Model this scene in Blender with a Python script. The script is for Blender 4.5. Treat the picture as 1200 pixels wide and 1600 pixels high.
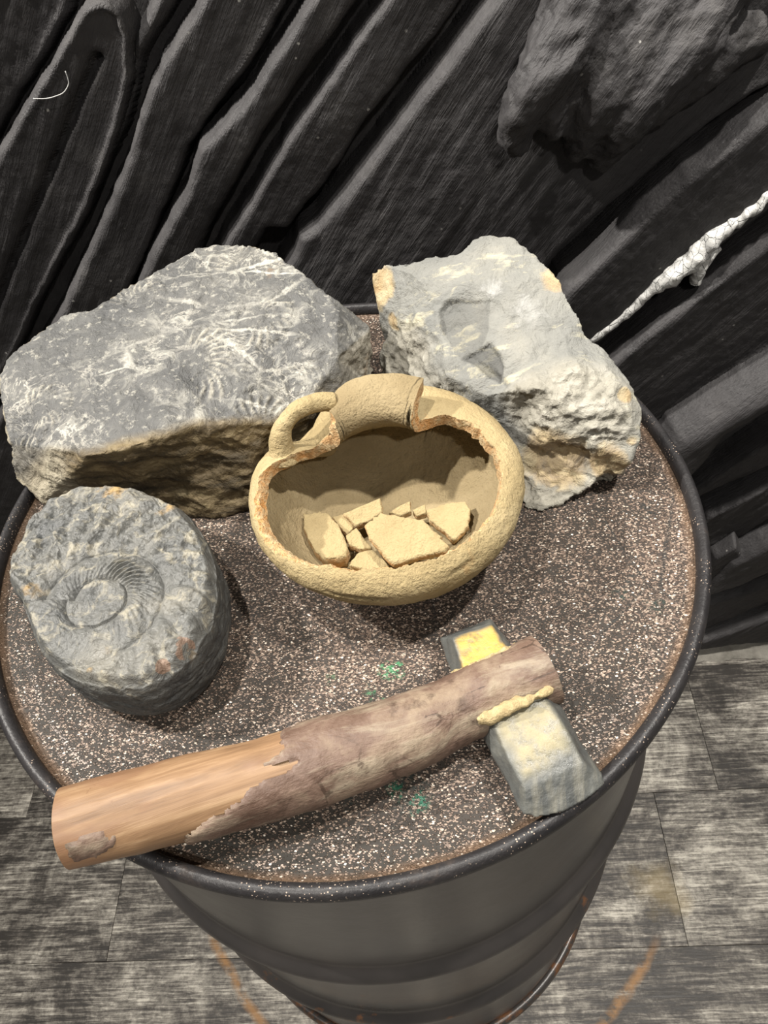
import bpy, bmesh, math, random
import numpy as np
from mathutils import Vector, Matrix
from mathutils.geometry import delaunay_2d_cdt

for o in list(bpy.data.objects):
    bpy.data.objects.remove(o)
S = bpy.context.scene
COL = S.collection
random.seed(7)

# ------------------------------------------------------------------ camera
FPX = 1219.98                      # focal length in pixels of a 1200 x 1600 frame
CAM = np.array([0.1026, -0.4047, 1.3697])
RGT = np.array([0.9947, 0.0440, -0.0940])
UPV = np.array([0.0260, 0.7720, 0.6351])
FWD = np.array([-0.1005, 0.6341, -0.7667])
FWD /= np.linalg.norm(FWD)
RGT -= FWD * (RGT @ FWD); RGT /= np.linalg.norm(RGT)
UPV = np.cross(RGT, FWD)
cd = bpy.data.cameras.new('camera')
cam = bpy.data.objects.new('camera', cd); COL.objects.link(cam)
cd.sensor_fit = 'VERTICAL'; cd.sensor_height = 24.0
cd.lens = FPX / 1600.0 * 24.0
cd.clip_start = 0.02
M4 = Matrix.Identity(4)
for i in range(3):
    M4[i][0] = RGT[i]; M4[i][1] = UPV[i]; M4[i][2] = -FWD[i]; M4[i][3] = CAM[i]
cam.matrix_world = M4
S.camera = cam

# ------------------------------------------------------------------ light and exposure
S.view_settings.view_transform = 'Standard'
S.view_settings.look = 'None'
S.view_settings.gamma = 1.0
S.view_settings.use_curve_mapping = False
S.view_settings.exposure = 0.0
W = bpy.data.worlds.new('world'); S.world = W
W.use_nodes = True
W.node_tree.nodes['Background'].inputs[0].default_value = (1.0, 0.97, 0.93, 1)
W.node_tree.nodes['Background'].inputs[1].default_value = 0.08


def spot(name, loc, target, power, angle, radius, color=(1, .955, .885), blend=.5):
    l = bpy.data.lights.new(name, 'SPOT')
    l.energy = power; l.spot_size = math.radians(angle); l.spot_blend = blend
    l.shadow_soft_size = radius; l.color = color
    o = bpy.data.objects.new(name, l); COL.objects.link(o)
    o.location = loc
    o.rotation_euler = (Vector(target) - Vector(loc)).to_track_quat('-Z', 'Y').to_euler()
    return o


spot('ceiling_spot', (-0.45, -0.04, 2.65), (0.0, 0.1, 0.9), 140, 80, 0.03)
spot('ceiling_spot', (0.85, 0.10, 2.75), (0.62, 0.0, 0.0), 235, 60, 0.04, blend=.8)
spot('ceiling_spot', (-0.4, -1.7, 2.75), (-0.1, -0.70, 0.0), 290, 46, 0.06, blend=.7)
spot('ceiling_spot', (0.75, -1.3, 2.6), (0.0, 0.0, 0.85), 50, 40, 0.04)
spot('wall_spot', (-1.35, 0.06, 2.25), (0.02, 0.40, 1.0), 240, 52, 0.03)

# ------------------------------------------------------------------ rays: photograph pixel -> point on a real plane
LID = 0.868


def ray(x, y):
    return ((x - 600) / FPX) * RGT - ((y - 800) / FPX) * UPV + FWD


def pz(x, y, z):
    d = ray(x, y); return CAM + (z - CAM[2]) / d[2] * d


def py(x, y, Y):
    d = ray(x, y); return CAM + (Y - CAM[1]) / d[1] * d


# ------------------------------------------------------------------ numpy noise
_rs = np.random.RandomState(3)
_perm = _rs.permutation(256); _perm = np.concatenate([_perm, _perm, _perm])
_g = _rs.normal(size=(256, 3)); _g /= np.linalg.norm(_g, axis=1)[:, None]


def perlin(P):
    P = np.asarray(P, float)
    I = np.floor(P).astype(int); F = P - I; I &= 255
    U = F * F * F * (F * (F * 6 - 15) + 10)
    out = np.zeros(len(P))
    for dx in (0, 1):
        for dy in (0, 1):
            for dz in (0, 1):
                h = _perm[_perm[_perm[I[:, 0] + dx] + I[:, 1] + dy] + I[:, 2] + dz]
                g = _g[h]
                w = (U[:, 0] if dx else 1 - U[:, 0]) * (U[:, 1] if dy else 1 - U[:, 1]) * (U[:, 2] if dz else 1 - U[:, 2])
                out += w * (g[:, 0] * (F[:, 0] - dx) + g[:, 1] * (F[:, 1] - dy) + g[:, 2] * (F[:, 2] - dz))
    return out * 1.6


def fbm(P, scale, octv=4, gain=.5, off=0.0):
    P = np.asarray(P, float) * scale + off
    a = 1; o = np.zeros(len(P)); t = 0
    for k in range(octv):
        o += a * perlin(P + 17.3 * k); t += a; a *= gain; P = P * 2.03
    return o / t


def ridged(P, scale, octv=4, gain=.5, off=0.0):
    P = np.asarray(P, float) * scale + off
    a = 1; o = np.zeros(len(P)); t = 0
    for k in range(octv):
        o += a * (1 - np.abs(perlin(P + 11.7 * k)) * 2); t += a; a *= gain; P = P * 2.03
    return o / t


def sstep(a, b, x):
    t = np.clip((x - a) / (b - a), 0, 1); return t * t * (3 - 2 * t)


# ------------------------------------------------------------------ mesh helpers
def mk(name, V, F, mat, parent=None, smooth=True, origin=None, attrs=None):
    V = np.asarray(V, float)
    o0 = np.zeros(3) if origin is None else np.asarray(origin, float)
    me = bpy.data.meshes.new(name)
    me.from_pydata((V - o0).tolist(), [], F if isinstance(F, list) else F.tolist())
    me.validate(clean_customdata=False)
    me.update()
    if attrs:
        for k, v in attrs.items():
            a = me.attributes.new(k, 'FLOAT', 'POINT'); a.data.foreach_set('value', np.asarray(v, np.float32))
    me.shade_smooth() if smooth else me.shade_flat()
    mats = mat if isinstance(mat, (list, tuple)) else [mat]
    for m in mats: me.materials.append(m)
    o = bpy.data.objects.new(name, me); COL.objects.link(o)
    if parent is not None:
        o.parent = parent
        o.location = Vector(o0) - parent.matrix_world.translation if origin is not None else -parent.matrix_world.translation
    else:
        o.location = o0
    return o


def thing(name, label, cat, loc, group=None):
    e = bpy.data.objects.new(name, None); COL.objects.link(e)
    e.empty_display_size = .02
    e.location = loc; e.matrix_world = Matrix.Translation(loc)
    tag(e, label, cat, group)
    return e


def tag(o, label, cat, group=None):
    o['label'] = label; o['category'] = cat
    if group: o['group'] = group
    return o


def grid_faces(n, m, wrap_n=False, wrap_m=False, flip=False):
    i = np.arange(n if wrap_n else n - 1)[:, None]; j = np.arange(m if wrap_m else m - 1)[None, :]
    i2 = (i + 1) % n; j2 = (j + 1) % m
    a = i * m + j; b = i2 * m + j; c = i2 * m + j2; d = i * m + j2
    f = np.stack([a + 0 * b, b + 0 * a, c, d], -1).reshape(-1, 4)
    return f[:, ::-1] if flip else f


def revolve(prof, n=128):
    prof = np.asarray(prof); m = len(prof)
    t = np.linspace(0, 2 * np.pi, n, endpoint=False)
    V = np.stack([np.cos(t)[:, None] * prof[None, :, 0], np.sin(t)[:, None] * prof[None, :, 0], np.repeat(prof[None, :, 1], n, 0)], -1).reshape(-1, 3)
    return V, grid_faces(n, m, wrap_n=True)


def catmull(P, n):
    P = np.asarray(P, float)
    Q = np.vstack([2 * P[0] - P[1], P, 2 * P[-1] - P[-2]])
    d = np.concatenate([[0], np.cumsum(np.linalg.norm(np.diff(P[:, :3] if P.shape[1] >= 3 else P, axis=0), axis=1))])
    u = np.interp(np.linspace(0, d[-1], n), d, np.arange(len(P)))
    k = np.minimum(u.astype(int), len(P) - 2); f = (u - k)[:, None]
    a, b, c, e = Q[k], Q[k + 1], Q[k + 2], Q[k + 3]
    return .5 * (2 * b + (c - a) * f + (2 * a - 5 * b + 4 * c - e) * f ** 2 + (3 * b - a - 3 * c + e) * f ** 3)


def remesh(V, F, voxel, smooth_it=3):
    me = bpy.data.meshes.new('tmp'); me.from_pydata([tuple(v) for v in V], [], [tuple(f) for f in F]); me.update()
    bm = bmesh.new(); bm.from_mesh(me); bmesh.ops.recalc_face_normals(bm, faces=bm.faces); bm.to_mesh(me); bm.free()
    o = bpy.data.objects.new('tmp', me); COL.objects.link(o)
    r = o.modifiers.new('r', 'REMESH'); r.mode = 'VOXEL'; r.voxel_size = voxel
    if smooth_it:
        s = o.modifiers.new('s', 'SMOOTH'); s.factor = .5; s.iterations = smooth_it
    dg = bpy.context.evaluated_depsgraph_get()
    m2 = bpy.data.meshes.new_from_object(o.evaluated_get(dg))
    n = len(m2.vertices); VV = np.empty(n * 3); m2.vertices.foreach_get('co', VV)
    NN = np.empty(n * 3); m2.vertex_normals.foreach_get('vector', NN)
    FF = np.empty(len(m2.polygons) * 4, int); m2.polygons.foreach_get('vertices', FF)
    bpy.data.objects.remove(o); bpy.data.meshes.remove(me); bpy.data.meshes.remove(m2)
    return VV.reshape(-1, 3), NN.reshape(-1, 3), FF.reshape(-1, 4)


def normals_of(V, F):
    me = bpy.data.meshes.new('tmp'); me.from_pydata(V.tolist(), [], F.tolist()); me.update()
    NN = np.empty(len(V) * 3); me.vertex_normals.foreach_get('vector', NN)
    bpy.data.meshes.remove(me)
    return NN.reshape(-1, 3)


def tube(path, rad, n=24, caps=True, squash=None):
    """closed tube around a 3D path; rad per point (scalar or array)"""
    P = np.asarray(path, float); m = len(P)
    rad = np.full(m, rad) if np.isscalar(rad) else np.asarray(rad)
    T = np.gradient(P, axis=0); T /= np.linalg.norm(T, axis=1)[:, None]
    up = np.array([0, 0, 1.0])
    if abs(T[0] @ up) > .9: up = np.array([0, 1.0, 0])
    A = np.cross(T, up); A /= np.linalg.norm(A, axis=1)[:, None]
    B = np.cross(A, T)
    t = np.linspace(0, 2 * np.pi, n, endpoint=False)
    ca, sb = np.cos(t), np.sin(t) * (squash or 1)
    V = P[:, None] + rad[:, None, None] * (ca[None, :, None] * A[:, None] + sb[None, :, None] * B[:, None])
    V = V.reshape(-1, 3); F = grid_faces(m, n, wrap_m=True).tolist()
    if caps:
        c0 = len(V); V = np.vstack([V, P[0], P[-1]])
        for j in range(n):
            F.append([c0, j, (j + 1) % n, c0][:3]); F.append([c0 + 1, (m - 1) * n + (j + 1) % n, (m - 1) * n + j])
    return V, F


# ------------------------------------------------------------------ material helpers
class NG:
    def __init__(s, name, rough=.8, spec=.3, metal=0.0):
        s.m = bpy.data.materials.new(name); s.m.use_nodes = True
        s.t = s.m.node_tree; s.p = s.t.nodes['Principled BSDF']
        s.p.inputs['Roughness'].default_value = rough; s.p.inputs['Metallic'].default_value = metal
        s.p.inputs['Specular IOR Level'].default_value = spec
        s.co = s.t.nodes.new('ShaderNodeTexCoord').outputs['Object']

    def L(s, a, b): s.t.links.new(a, b)

    def put(s, sock, v):
        if isinstance(v, (int, float)): sock.default_value = v
        elif isinstance(v, (tuple, list)): sock.default_value = (*v, 1) if len(v) == 3 and sock.type == 'RGBA' else v
        else: s.L(v, sock)

    def mapp(s, scale=(1, 1, 1), rot=(0, 0, 0), loc=(0, 0, 0), src=None):
        n = s.t.nodes.new('ShaderNodeMapping'); s.L(src or s.co, n.inputs[0])
        n.inputs['Scale'].default_value = scale; n.inputs['Rotation'].default_value = rot; n.inputs['Location'].default_value = loc
        return n.outputs[0]

    def noise(s, scale, detail=5, rough=.6, dist=0, co=None):
        n = s.t.nodes.new('ShaderNodeTexNoise'); s.L(co or s.co, n.inputs['Vector'])
        n.inputs['Scale'].default_value = scale; n.inputs['Detail'].default_value = detail
        n.inputs['Roughness'].default_value = rough; n.inputs['Distortion'].default_value = dist
        return n.outputs['Fac']

    def voro(s, scale, feature='F1', co=None, out='Distance', rnd=1.0):
        n = s.t.nodes.new('ShaderNodeTexVoronoi'); n.feature = feature; s.L(co or s.co, n.inputs['Vector'])
        n.inputs['Scale'].default_value = scale; n.inputs['Randomness'].default_value = rnd
        return n.outputs[out]

    def ramp(s, fac, stops):
        n = s.t.nodes.new('ShaderNodeValToRGB'); s.L(fac, n.inputs[0]); e = n.color_ramp.elements
        while len(e) > 1: e.remove(e[-1])
        for i, (p, c) in enumerate(stops):
            x = e[0] if i == 0 else e.new(p)
            x.position = p; c = (c, c, c) if isinstance(c, (int, float)) else c
            x.color = (*c, 1)
        return n.outputs[0]

    def mix(s, fac, a, b, mode='MIX'):
        n = s.t.nodes.new('ShaderNodeMix'); n.data_type = 'RGBA'; n.blend_type = mode
        s.put(n.inputs[0], fac); s.put(n.inputs[6], a); s.put(n.inputs[7], b)
        return n.outputs[2]

    def math(s, op, a, b=0.0, clamp=False):
        n = s.t.nodes.new('ShaderNodeMath'); n.operation = op; n.use_clamp = clamp
        s.put(n.inputs[0], a); s.put(n.inputs[1], b); return n.outputs[0]

    def attr(s, name):
        n = s.t.nodes.new('ShaderNodeAttribute'); n.attribute_name = name; return n.outputs['Fac']

    def rnd(s):
        return s.t.nodes.new('ShaderNodeObjectInfo').outputs['Random']

    def dist(s, pt, co=None):
        n = s.t.nodes.new('ShaderNodeVectorMath'); n.operation = 'DISTANCE'
        s.L(co or s.co, n.inputs[0]); n.inputs[1].default_value = pt; return n.outputs['Value']

    def bump(s, h, strength=.5, distance=.002, prev=None):
        n = s.t.nodes.new('ShaderNodeBump'); s.L(h, n.inputs['Height'])
        n.inputs['Strength'].default_value = strength; n.inputs['Distance'].default_value = distance * 2.2
        if prev is not None: s.L(prev, n.inputs['Normal'])
        return n.outputs[0]

    def done(s, col, normal=None, rough=None):
        s.put(s.p.inputs['Base Color'], col)
        if normal is not None: s.L(normal, s.p.inputs['Normal'])
        if rough is not None: s.put(s.p.inputs['Roughness'], rough)
        return s.m


def m_wall():
    g = NG('dark_painted_plaster', .62, .35)
    st = g.mapp(scale=(1, 1, 1), rot=(0, math.radians(-35), 0))
    st = g.mapp(scale=(60, 60, 6), src=st)
    a = g.noise(1.0, 5, .7, co=st); b = g.noise(14, 5, .65); c = g.noise(220, 3, .6)
    col = g.ramp(b, [(.3, (.028, .0265, .0275)), (.55, (.045, .0425, .0435)), (.8, (.078, .074, .072))])
    spk = g.ramp(g.voro(46), [(0, 1.0), (.055, 1.0), (.075, 0.0)])
    spk = g.mix(g.ramp(g.noise(9, 2), [(.54, 0), (.60, 1)]), (0, 0, 0), spk)
    col = g.mix(spk, col, (.33, .32, .30))
    n = g.bump(a, .6, .003); sc_ = g.noise(1, 4, .7, .3, g.mapp(scale=(260, 260, 12), src=g.mapp(rot=(0, math.radians(-35), 0)))); n = g.bump(sc_, .45, .0012, n); n = g.bump(b, .16, .006, n); n = g.bump(c, .3, .0010, n)
    return g.done(col, n, g.ramp(b, [(.3, .5), (.7, .75)]))


def m_silver():
    g = NG('silver_white_paint', .5, .5)
    a = g.noise(60, 5, .7)
    crack = g.ramp(g.voro(120, 'DISTANCE_TO_EDGE', co=g.mapp(scale=(1,1,.45), rot=(0,.9,0))), [(0, 0.0), (.03, 1.0)])
    col = g.ramp(a, [(.3, (.50, .50, .48)), (.6, (.66, .65, .625))])
    col = g.mix(crack, (.26, .26, .25), col)
    n = g.bump(crack, .6, .002); n = g.bump(a, .5, .002, n)
    return g.done(col, n)


def m_floor():
    g = NG('grey_weathered_vinyl_plank', .5, .35)
    v = g.t.nodes.new('ShaderNodeVectorMath'); v.operation = 'ADD'
    cb = g.t.nodes.new('ShaderNodeCombineXYZ'); r = g.rnd()
    g.L(g.math('MULTIPLY', r, 37.0), cb.inputs[0]); g.L(g.math('MULTIPLY', r, 91.0), cb.inputs[1])
    g.L(g.co, v.inputs[0]); g.L(cb.outputs[0], v.inputs[1])
    co = v.outputs[0]
    st = g.mapp(scale=(16, 230, 1), src=co); st2 = g.mapp(scale=(5, 60, 1), src=co)
    a = g.noise(1, 6, .75, .6, st); b = g.noise(1, 5, .65, .8, st2); c = g.noise(130, 4, .7, .5, co); d = g.noise(9, 7, .68, .8, co)
    m = g.math('ADD', g.math('MULTIPLY', a, .42), g.math('ADD', g.math('MULTIPLY', b, .24), g.math('ADD', g.math('MULTIPLY', c, .16), g.math('MULTIPLY', d, .44))))
    m = g.math('ADD', m, g.math('MULTIPLY', g.math('SUBTRACT', r, .5), .035))
    col = g.ramp(m, [(.555, (.024, .021, .018)), (.60, (.065, .057, .049)), (.66, (.19, .175, .15)), (.74, (.47, .44, .38))])
    # rust ring left on the floor by a drum that stood here, in world coordinates
    geo = g.t.nodes.new('ShaderNodeNewGeometry').outputs['Position']
    dd = g.dist(RUST_C, geo)
    wob = g.math('MULTIPLY', g.math('SUBTRACT', g.noise(9, 3, .6, 0, geo), .5), .03)
    band = g.math('ABSOLUTE', g.math('SUBTRACT', g.math('ADD', dd, wob), RUST_R))
    ring = g.ramp(g.math('MULTIPLY', band, 60.0), [(.10, 1), (.55, 0)])
    ring = g.mix(1.0, ring, g.ramp(g.noise(26, 4, .7, 0, geo), [(.34, 0), (.5, 1)]), 'MULTIPLY')
    sp_ = g.t.nodes.new('ShaderNodeSeparateXYZ'); g.L(geo, sp_.inputs[0])
    ring = g.mix(1.0, ring, g.ramp(g.math('ADD', sp_.outputs[1], .5), [(.33, 1), (.375, 0)]), 'MULTIPLY')
    col = g.mix(g.mix(1.0, ring, (.75, .75, .75), 'MULTIPLY'), col, (.27, .135, .04))
    st3 = g.dist(STAIN, geo)
    yel = g.ramp(g.math('ADD', g.math('MULTIPLY', st3, 10.0), g.noise(14, 4, .6, 0, geo)), [(.70, .35), (1.05, 0)])
    col = g.mix(yel, col, (.33, .25, .11))
    return g.done(col, g.bump(a, .25, .001), g.ramp(m, [(.5, .42), (.75, .62)]))


def m_drum():
    g = NG('dark_drum_paint', .30, .6)
    a = g.noise(7, 5, .6); b = g.noise(90, 4, .6)
    col = g.ramp(a, [(.3, (.022, .0205, .020)), (.6, (.036, .032, .030)), (.8, (.055, .046, .04))])
    rust = g.ramp(g.math('ADD', g.noise(22, 5, .7), g.math('MULTIPLY', g.attr('rust'), .28)), [(.70, 0), (.80, 1)])
    col = g.mix(rust, col, (.11, .05, .022))
    return g.done(col, g.bump(b, .12, .0008), g.ramp(a, [(.3, .26), (.7, .4)]))


def m_rim():
    g = NG('worn_black_rim_paint', .5, .35)
    a = g.noise(30, 5, .65); b = g.noise(260, 3, .6)
    col = g.ramp(a, [(.3, (.012, .0115, .0125)), (.6, (.024, .022, .0225)), (.78, (.06, .046, .038))])
    fl = g.ramp(g.voro(420), [(0, 1), (.16, 1), (.22, 0)])
    fl = g.mix(1.0, fl, g.ramp(g.noise(40, 3), [(.5, 0), (.62, 1)]), 'MULTIPLY')
    col = g.mix(fl, col, (.36, .28, .22))
    return g.done(col, g.bump(b, .3, .001), .45)


def m_lid():
    g = NG('copper_glitter_black_coating', .6, .3)
    co = g.mapp(scale=(1, 1.6, 1), rot=(0, 0, math.radians(-35)))
    dens = g.noise(5.5, 4, .6, .3); fine = g.noise(60, 3, .6)
    cell = g.voro(660, co=co, out='Color'); dist = g.voro(660, co=co)
    n = g.t.nodes.new('ShaderNodeSeparateColor'); g.L(cell, n.inputs[0])
    thr = g.math('ADD', n.outputs[0], g.math('MULTIPLY', g.math('SUBTRACT', dens, .5), 1.1))
    thr = g.math('ADD', thr, g.math('MULTIPLY', g.math('SUBTRACT', fine, .5), .5))
    thr = g.math('SUBTRACT', thr, g.math('MULTIPLY', dist, .9))
    spk = g.ramp(thr, [(-.09, 0), (.22, 1)])
    bright = g.ramp(n.outputs[1], [(0, (.074, .054, .042)), (.5, (.16, .115, .09)), (.8, (.27, .205, .158)), (.95, (.42, .34, .275)), (1, (.75, .68, .59))])
    base = g.ramp(dens, [(.3, (.015, .0135, .010)), (.7, (.042, .033, .028))])
    col = g.mix(spk, base, bright)
    wob = g.math('MULTIPLY', g.noise(55, 4, .7), .034)
    for (px, pyy, rr, c) in [(612, 1049, .0095, (.04, .20, .09)), (580, 1084, .0095, (.05, .17, .08)), (640, 1238, .017, (.012, .02, .017)),
                             (655, 1260, .0085, (.02, .13, .08)), (520, 1060, .006, (.03, .10, .05)), (1012, 800, .010, (.015, .02, .02)), (1025, 945, .0105, (.015, .03, .025)),
                             (965, 930, .0105, (.015, .03, .025)), (620, 1235, .0082, (.02, .12, .07)), (985, 905, .0085, (.015, .02, .02)), (545, 1245, .009, (.02, .025, .022))]:
        p = pz(px, pyy, LID) - np.array([0, 0, LID])
        msk = g.ramp(g.math('SUBTRACT', g.math('ADD', g.dist(tuple(p)), wob), rr), [(.0120, 1), (.0155, 0)])
        col = g.mix(g.mix(1.0, msk, g.ramp(g.noise(300, 2), [(.46, 0), (.58, .75)]), 'MULTIPLY'), col, c)
    # thin scratches
    w = g.voro(9, 'DISTANCE_TO_EDGE', co=g.mapp(scale=(1.4, .8, 1), rot=(0, 0, .7)))
    scr = g.ramp(w, [(0, .55), (.006, .55), (.012, 0)])
    scr = g.mix(1.0, scr, g.ramp(g.noise(6, 2), [(.52, 0), (.6, 1)]), 'MULTIPLY')
    col = g.mix(scr, col, (.02, .022, .022))
    edge = g.attr('edge')
    em = g.ramp(g.math('ADD', edge, g.math('MULTIPLY', g.math('SUBTRACT', g.noise(40, 4), .5), .6)), [(.70, 0), (1.0, .6)])
    col = g.mix(em, col, (.14, .085, .05))
    nb = g.bump(spk, .8, .0012); nb = g.bump(fine, .2, .001, nb)
    return g.done(col, nb, g.ramp(spk, [(0, .65), (1, .42)]))


def m_slab():
    g = NG('grey_fossil_limestone', .72, .35)
    a = g.noise(9, 6, .62, .4); b = g.noise(42, 5, .65, 1.2); c = g.noise(330, 3, .6)
    col = g.ramp(a, [(.28, (.055, .056, .057)), (.5, (.105, .104, .100)), (.72, (.185, .178, .158))])
    v = g.voro(8.5, 'DISTANCE_TO_EDGE', co=g.mapp(scale=(1, 2.6, 1), rot=(0, 0, .25), src=None))
    wv = g.math('ADD', v, g.math('MULTIPLY', g.math('SUBTRACT', b, .5), .16))
    vein = g.ramp(g.math('ABSOLUTE', wv), [(0, .85), (.012, .6), (.03, 0)])
    vein = g.mix(1.0, vein, g.ramp(g.noise(7, 3), [(.45, 0), (.6, 1)]), 'MULTIPLY')
    col = g.mix(vein, col, (.52, .50, .44))
    sq = g.ramp(g.math('ABSOLUTE', g.math('SUBTRACT', g.noise(24, 5, .62, 2.2), .5)), [(0, .7), (.012, .5), (.03, 0)])
    sq = g.mix(1.0, sq, g.ramp(g.noise(10, 3), [(.47, 0), (.62, 1)]), 'MULTIPLY')
    col = g.mix(sq, col, (.56, .53, .46))
    pat = g.ramp(b, [(.53, 0), (.64, .7)])
    pat = g.mix(1.0, pat, g.ramp(g.noise(5.5, 3), [(.42, .15), (.58, 1)]), 'MULTIPLY')
    col = g.mix(pat, col, (.44, .425, .37))
    fp = g.ramp(g.noise(150, 4, .7), [(.56, 0), (.68, .55)])
    col = g.mix(fp, col, (.45, .43, .37))
    col = g.mix(g.mix(1.0, g.attr('rib'), (.5, .5, .5), 'MULTIPLY'), col, (.58, .54, .44))
    side = g.attr('side')
    st = g.mapp(scale=(14, 14, 75), rot=(.12, .2, 0))
    sc = g.ramp(g.noise(1, 6, .7, .5, st), [(.32, (.035, .028, .018)), (.5, (.115, .085, .045)), (.64, (.23, .18, .10)), (.8, (.36, .32, .22))])
    col = g.mix(side, col, sc)
    pale = g.attr('pale')
    col = g.mix(pale, col, g.ramp(b, [(.3, (.19, .165, .12)), (.7, (.43, .385, .29))]))
    org = g.ramp(g.noise(13, 4, .6), [(.68, 0), (.76, .6)])
    col = g.mix(org, col, (.36, .20, .075))
    n = g.bump(b, .5, .004); n = g.bump(c, .5, .0012, n)
    return g.done(col, n, g.ramp(a, [(.3, .55), (.7, .8)]))


def m_pale():
    g = NG('pale_quartz_rock', .75, .25)
    a = g.noise(8, 6, .62, .5); b = g.noise(38, 6, .68, .8); c = g.noise(300, 3, .6)
    grey = g.ramp(a, [(.3, (.125, .128, .124)), (.52, (.205, .203, .184)), (.75, (.32, .303, .255))])
    stn = g.noise(1, 5, .65, .6, g.mapp(scale=(18, 60, 40), rot=(0, .3, .9)))
    grey = g.mix(g.ramp(stn, [(.55, 0), (.66, .55)]), grey, (.58, .53, .36))
    white = g.ramp(b, [(.3, (.19, .178, .148)), (.5, (.27, .255, .213)), (.72, (.38, .358, .31))])
    rough = g.attr('rough')
    col = g.mix(rough, grey, white)
    och = g.ramp(g.math('ADD', g.attr('ochre'), g.math('MULTIPLY', g.math('SUBTRACT', b, .5), 1.6)), [(.38, 0), (.78, .8)])
    col = g.mix(och, col, g.ramp(b, [(.35, (.33, .205, .085)), (.6, (.42, .34, .20))]))
    dk = g.ramp(g.math('ADD', g.attr('dark'), g.math('MULTIPLY', g.math('SUBTRACT', b, .5), .5)), [(.12, 0), (.75, .8)])  # darkens marked facets; shade of the triangular one is put into the colour
    col = g.mix(dk, col, (.065, .065, .062))
    fr = g.ramp(g.math('ADD', g.attr('frost'), g.math('MULTIPLY', g.math('SUBTRACT', b, .5), 1.1)), [(.2, 0), (.7, .7)])
    col = g.mix(fr, col, (.55, .545, .53))
    spot_ = g.ramp(g.noise(17, 4, .6), [(.67, 0), (.76, .55)])
    col = g.mix(spot_, col, (.50, .36, .14))
    n = g.bump(b, .55, .004); n = g.bump(c, .5, .0012, n)
    return g.done(col, n, g.ramp(a, [(.3, .65), (.7, .85)]))


def m_ammo():
    g = NG('dark_grey_ammonite_stone', .55, .45)
    a = g.noise(14, 6, .62, .6); b = g.noise(75, 5, .65, .8); c = g.noise(380, 3, .6)
    col = g.ramp(a, [(.28, (.062, .065, .066)), (.5, (.112, .112, .104)), (.72, (.185, .175, .148))])
    pat = g.ramp(b, [(.52, 0), (.66, .6)])
    col = g.mix(pat, col, (.38, .345, .26))
    och = g.mix(1.0, g.ramp(g.noise(20, 4, .6), [(.62, 0), (.70, .8)]), g.attr('rim'), 'MULTIPLY')
    col = g.mix(och, col, (.36, .23, .08))
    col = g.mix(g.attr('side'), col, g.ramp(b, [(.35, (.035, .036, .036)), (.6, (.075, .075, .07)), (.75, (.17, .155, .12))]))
    col = g.mix(g.ramp(g.math('ADD', g.attr('brown'), g.math('MULTIPLY', g.math('SUBTRACT', b, .5), 1.2)), [(.38, 0), (.5, .85)]), col, (.19, .122, .085))
    n = g.bump(b, .5, .0028); n = g.bump(c, .4, .001, n)
    return g.done(col, n, g.ramp(b, [(.3, .42), (.7, .68)]))


def m_clay(name='tan_fired_clay', broken=False, inner=False):
    g = NG(name, .9, .15)
    a = g.noise(16, 5, .6, .3); b = g.noise(150, 4, .65); c = g.noise(520, 3, .6)
    if broken:
        col = g.ramp(a, [(.3, (.40, .23, .10)), (.5, (.47, .30, .15)), (.68, (.52, .24, .07))])
        col = g.mix(g.ramp(b, [(.45, 0), (.62, .7)]), col, (.50, .41, .25))
    else:
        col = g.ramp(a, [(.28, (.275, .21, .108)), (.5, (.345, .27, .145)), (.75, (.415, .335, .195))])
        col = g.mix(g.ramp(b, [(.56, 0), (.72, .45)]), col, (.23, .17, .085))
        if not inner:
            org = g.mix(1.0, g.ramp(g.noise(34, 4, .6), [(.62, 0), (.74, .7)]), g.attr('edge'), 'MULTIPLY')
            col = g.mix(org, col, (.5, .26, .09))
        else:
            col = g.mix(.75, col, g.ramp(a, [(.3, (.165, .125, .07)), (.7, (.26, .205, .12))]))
        col = g.mix(g.attr('crack'), col, (.03, .022, .012))
    n = g.bump(b, .6 if not broken else 1.0, .0022); n = g.bump(c, .5, .001, n)
    return g.done(col, n)


def m_wood():
    g = NG('peeled_orange_brown_wood', .5, .35)
    st = g.mapp(scale=(7, 95, 95)); st2 = g.mapp(scale=(16, 24, 24))
    a = g.noise(1, 5, .65, .4, st); b = g.noise(1, 4, .6, .5, st2)
    col = g.ramp(a, [(.3, (.12, .068, .037)), (.5, (.215, .128, .068)), (.72, (.34, .225, .13))])
    col = g.mix(g.ramp(b, [(.5, 0), (.6, .55)]), col, (.17, .088, .05))
    sp = g.ramp(g.noise(70, 4, .6), [(.68, 0), (.74, .7)])
    col = g.mix(sp, col, (.11, .05, .025))
    return g.done(col, g.bump(a, .25, .0012), .5)


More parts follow.
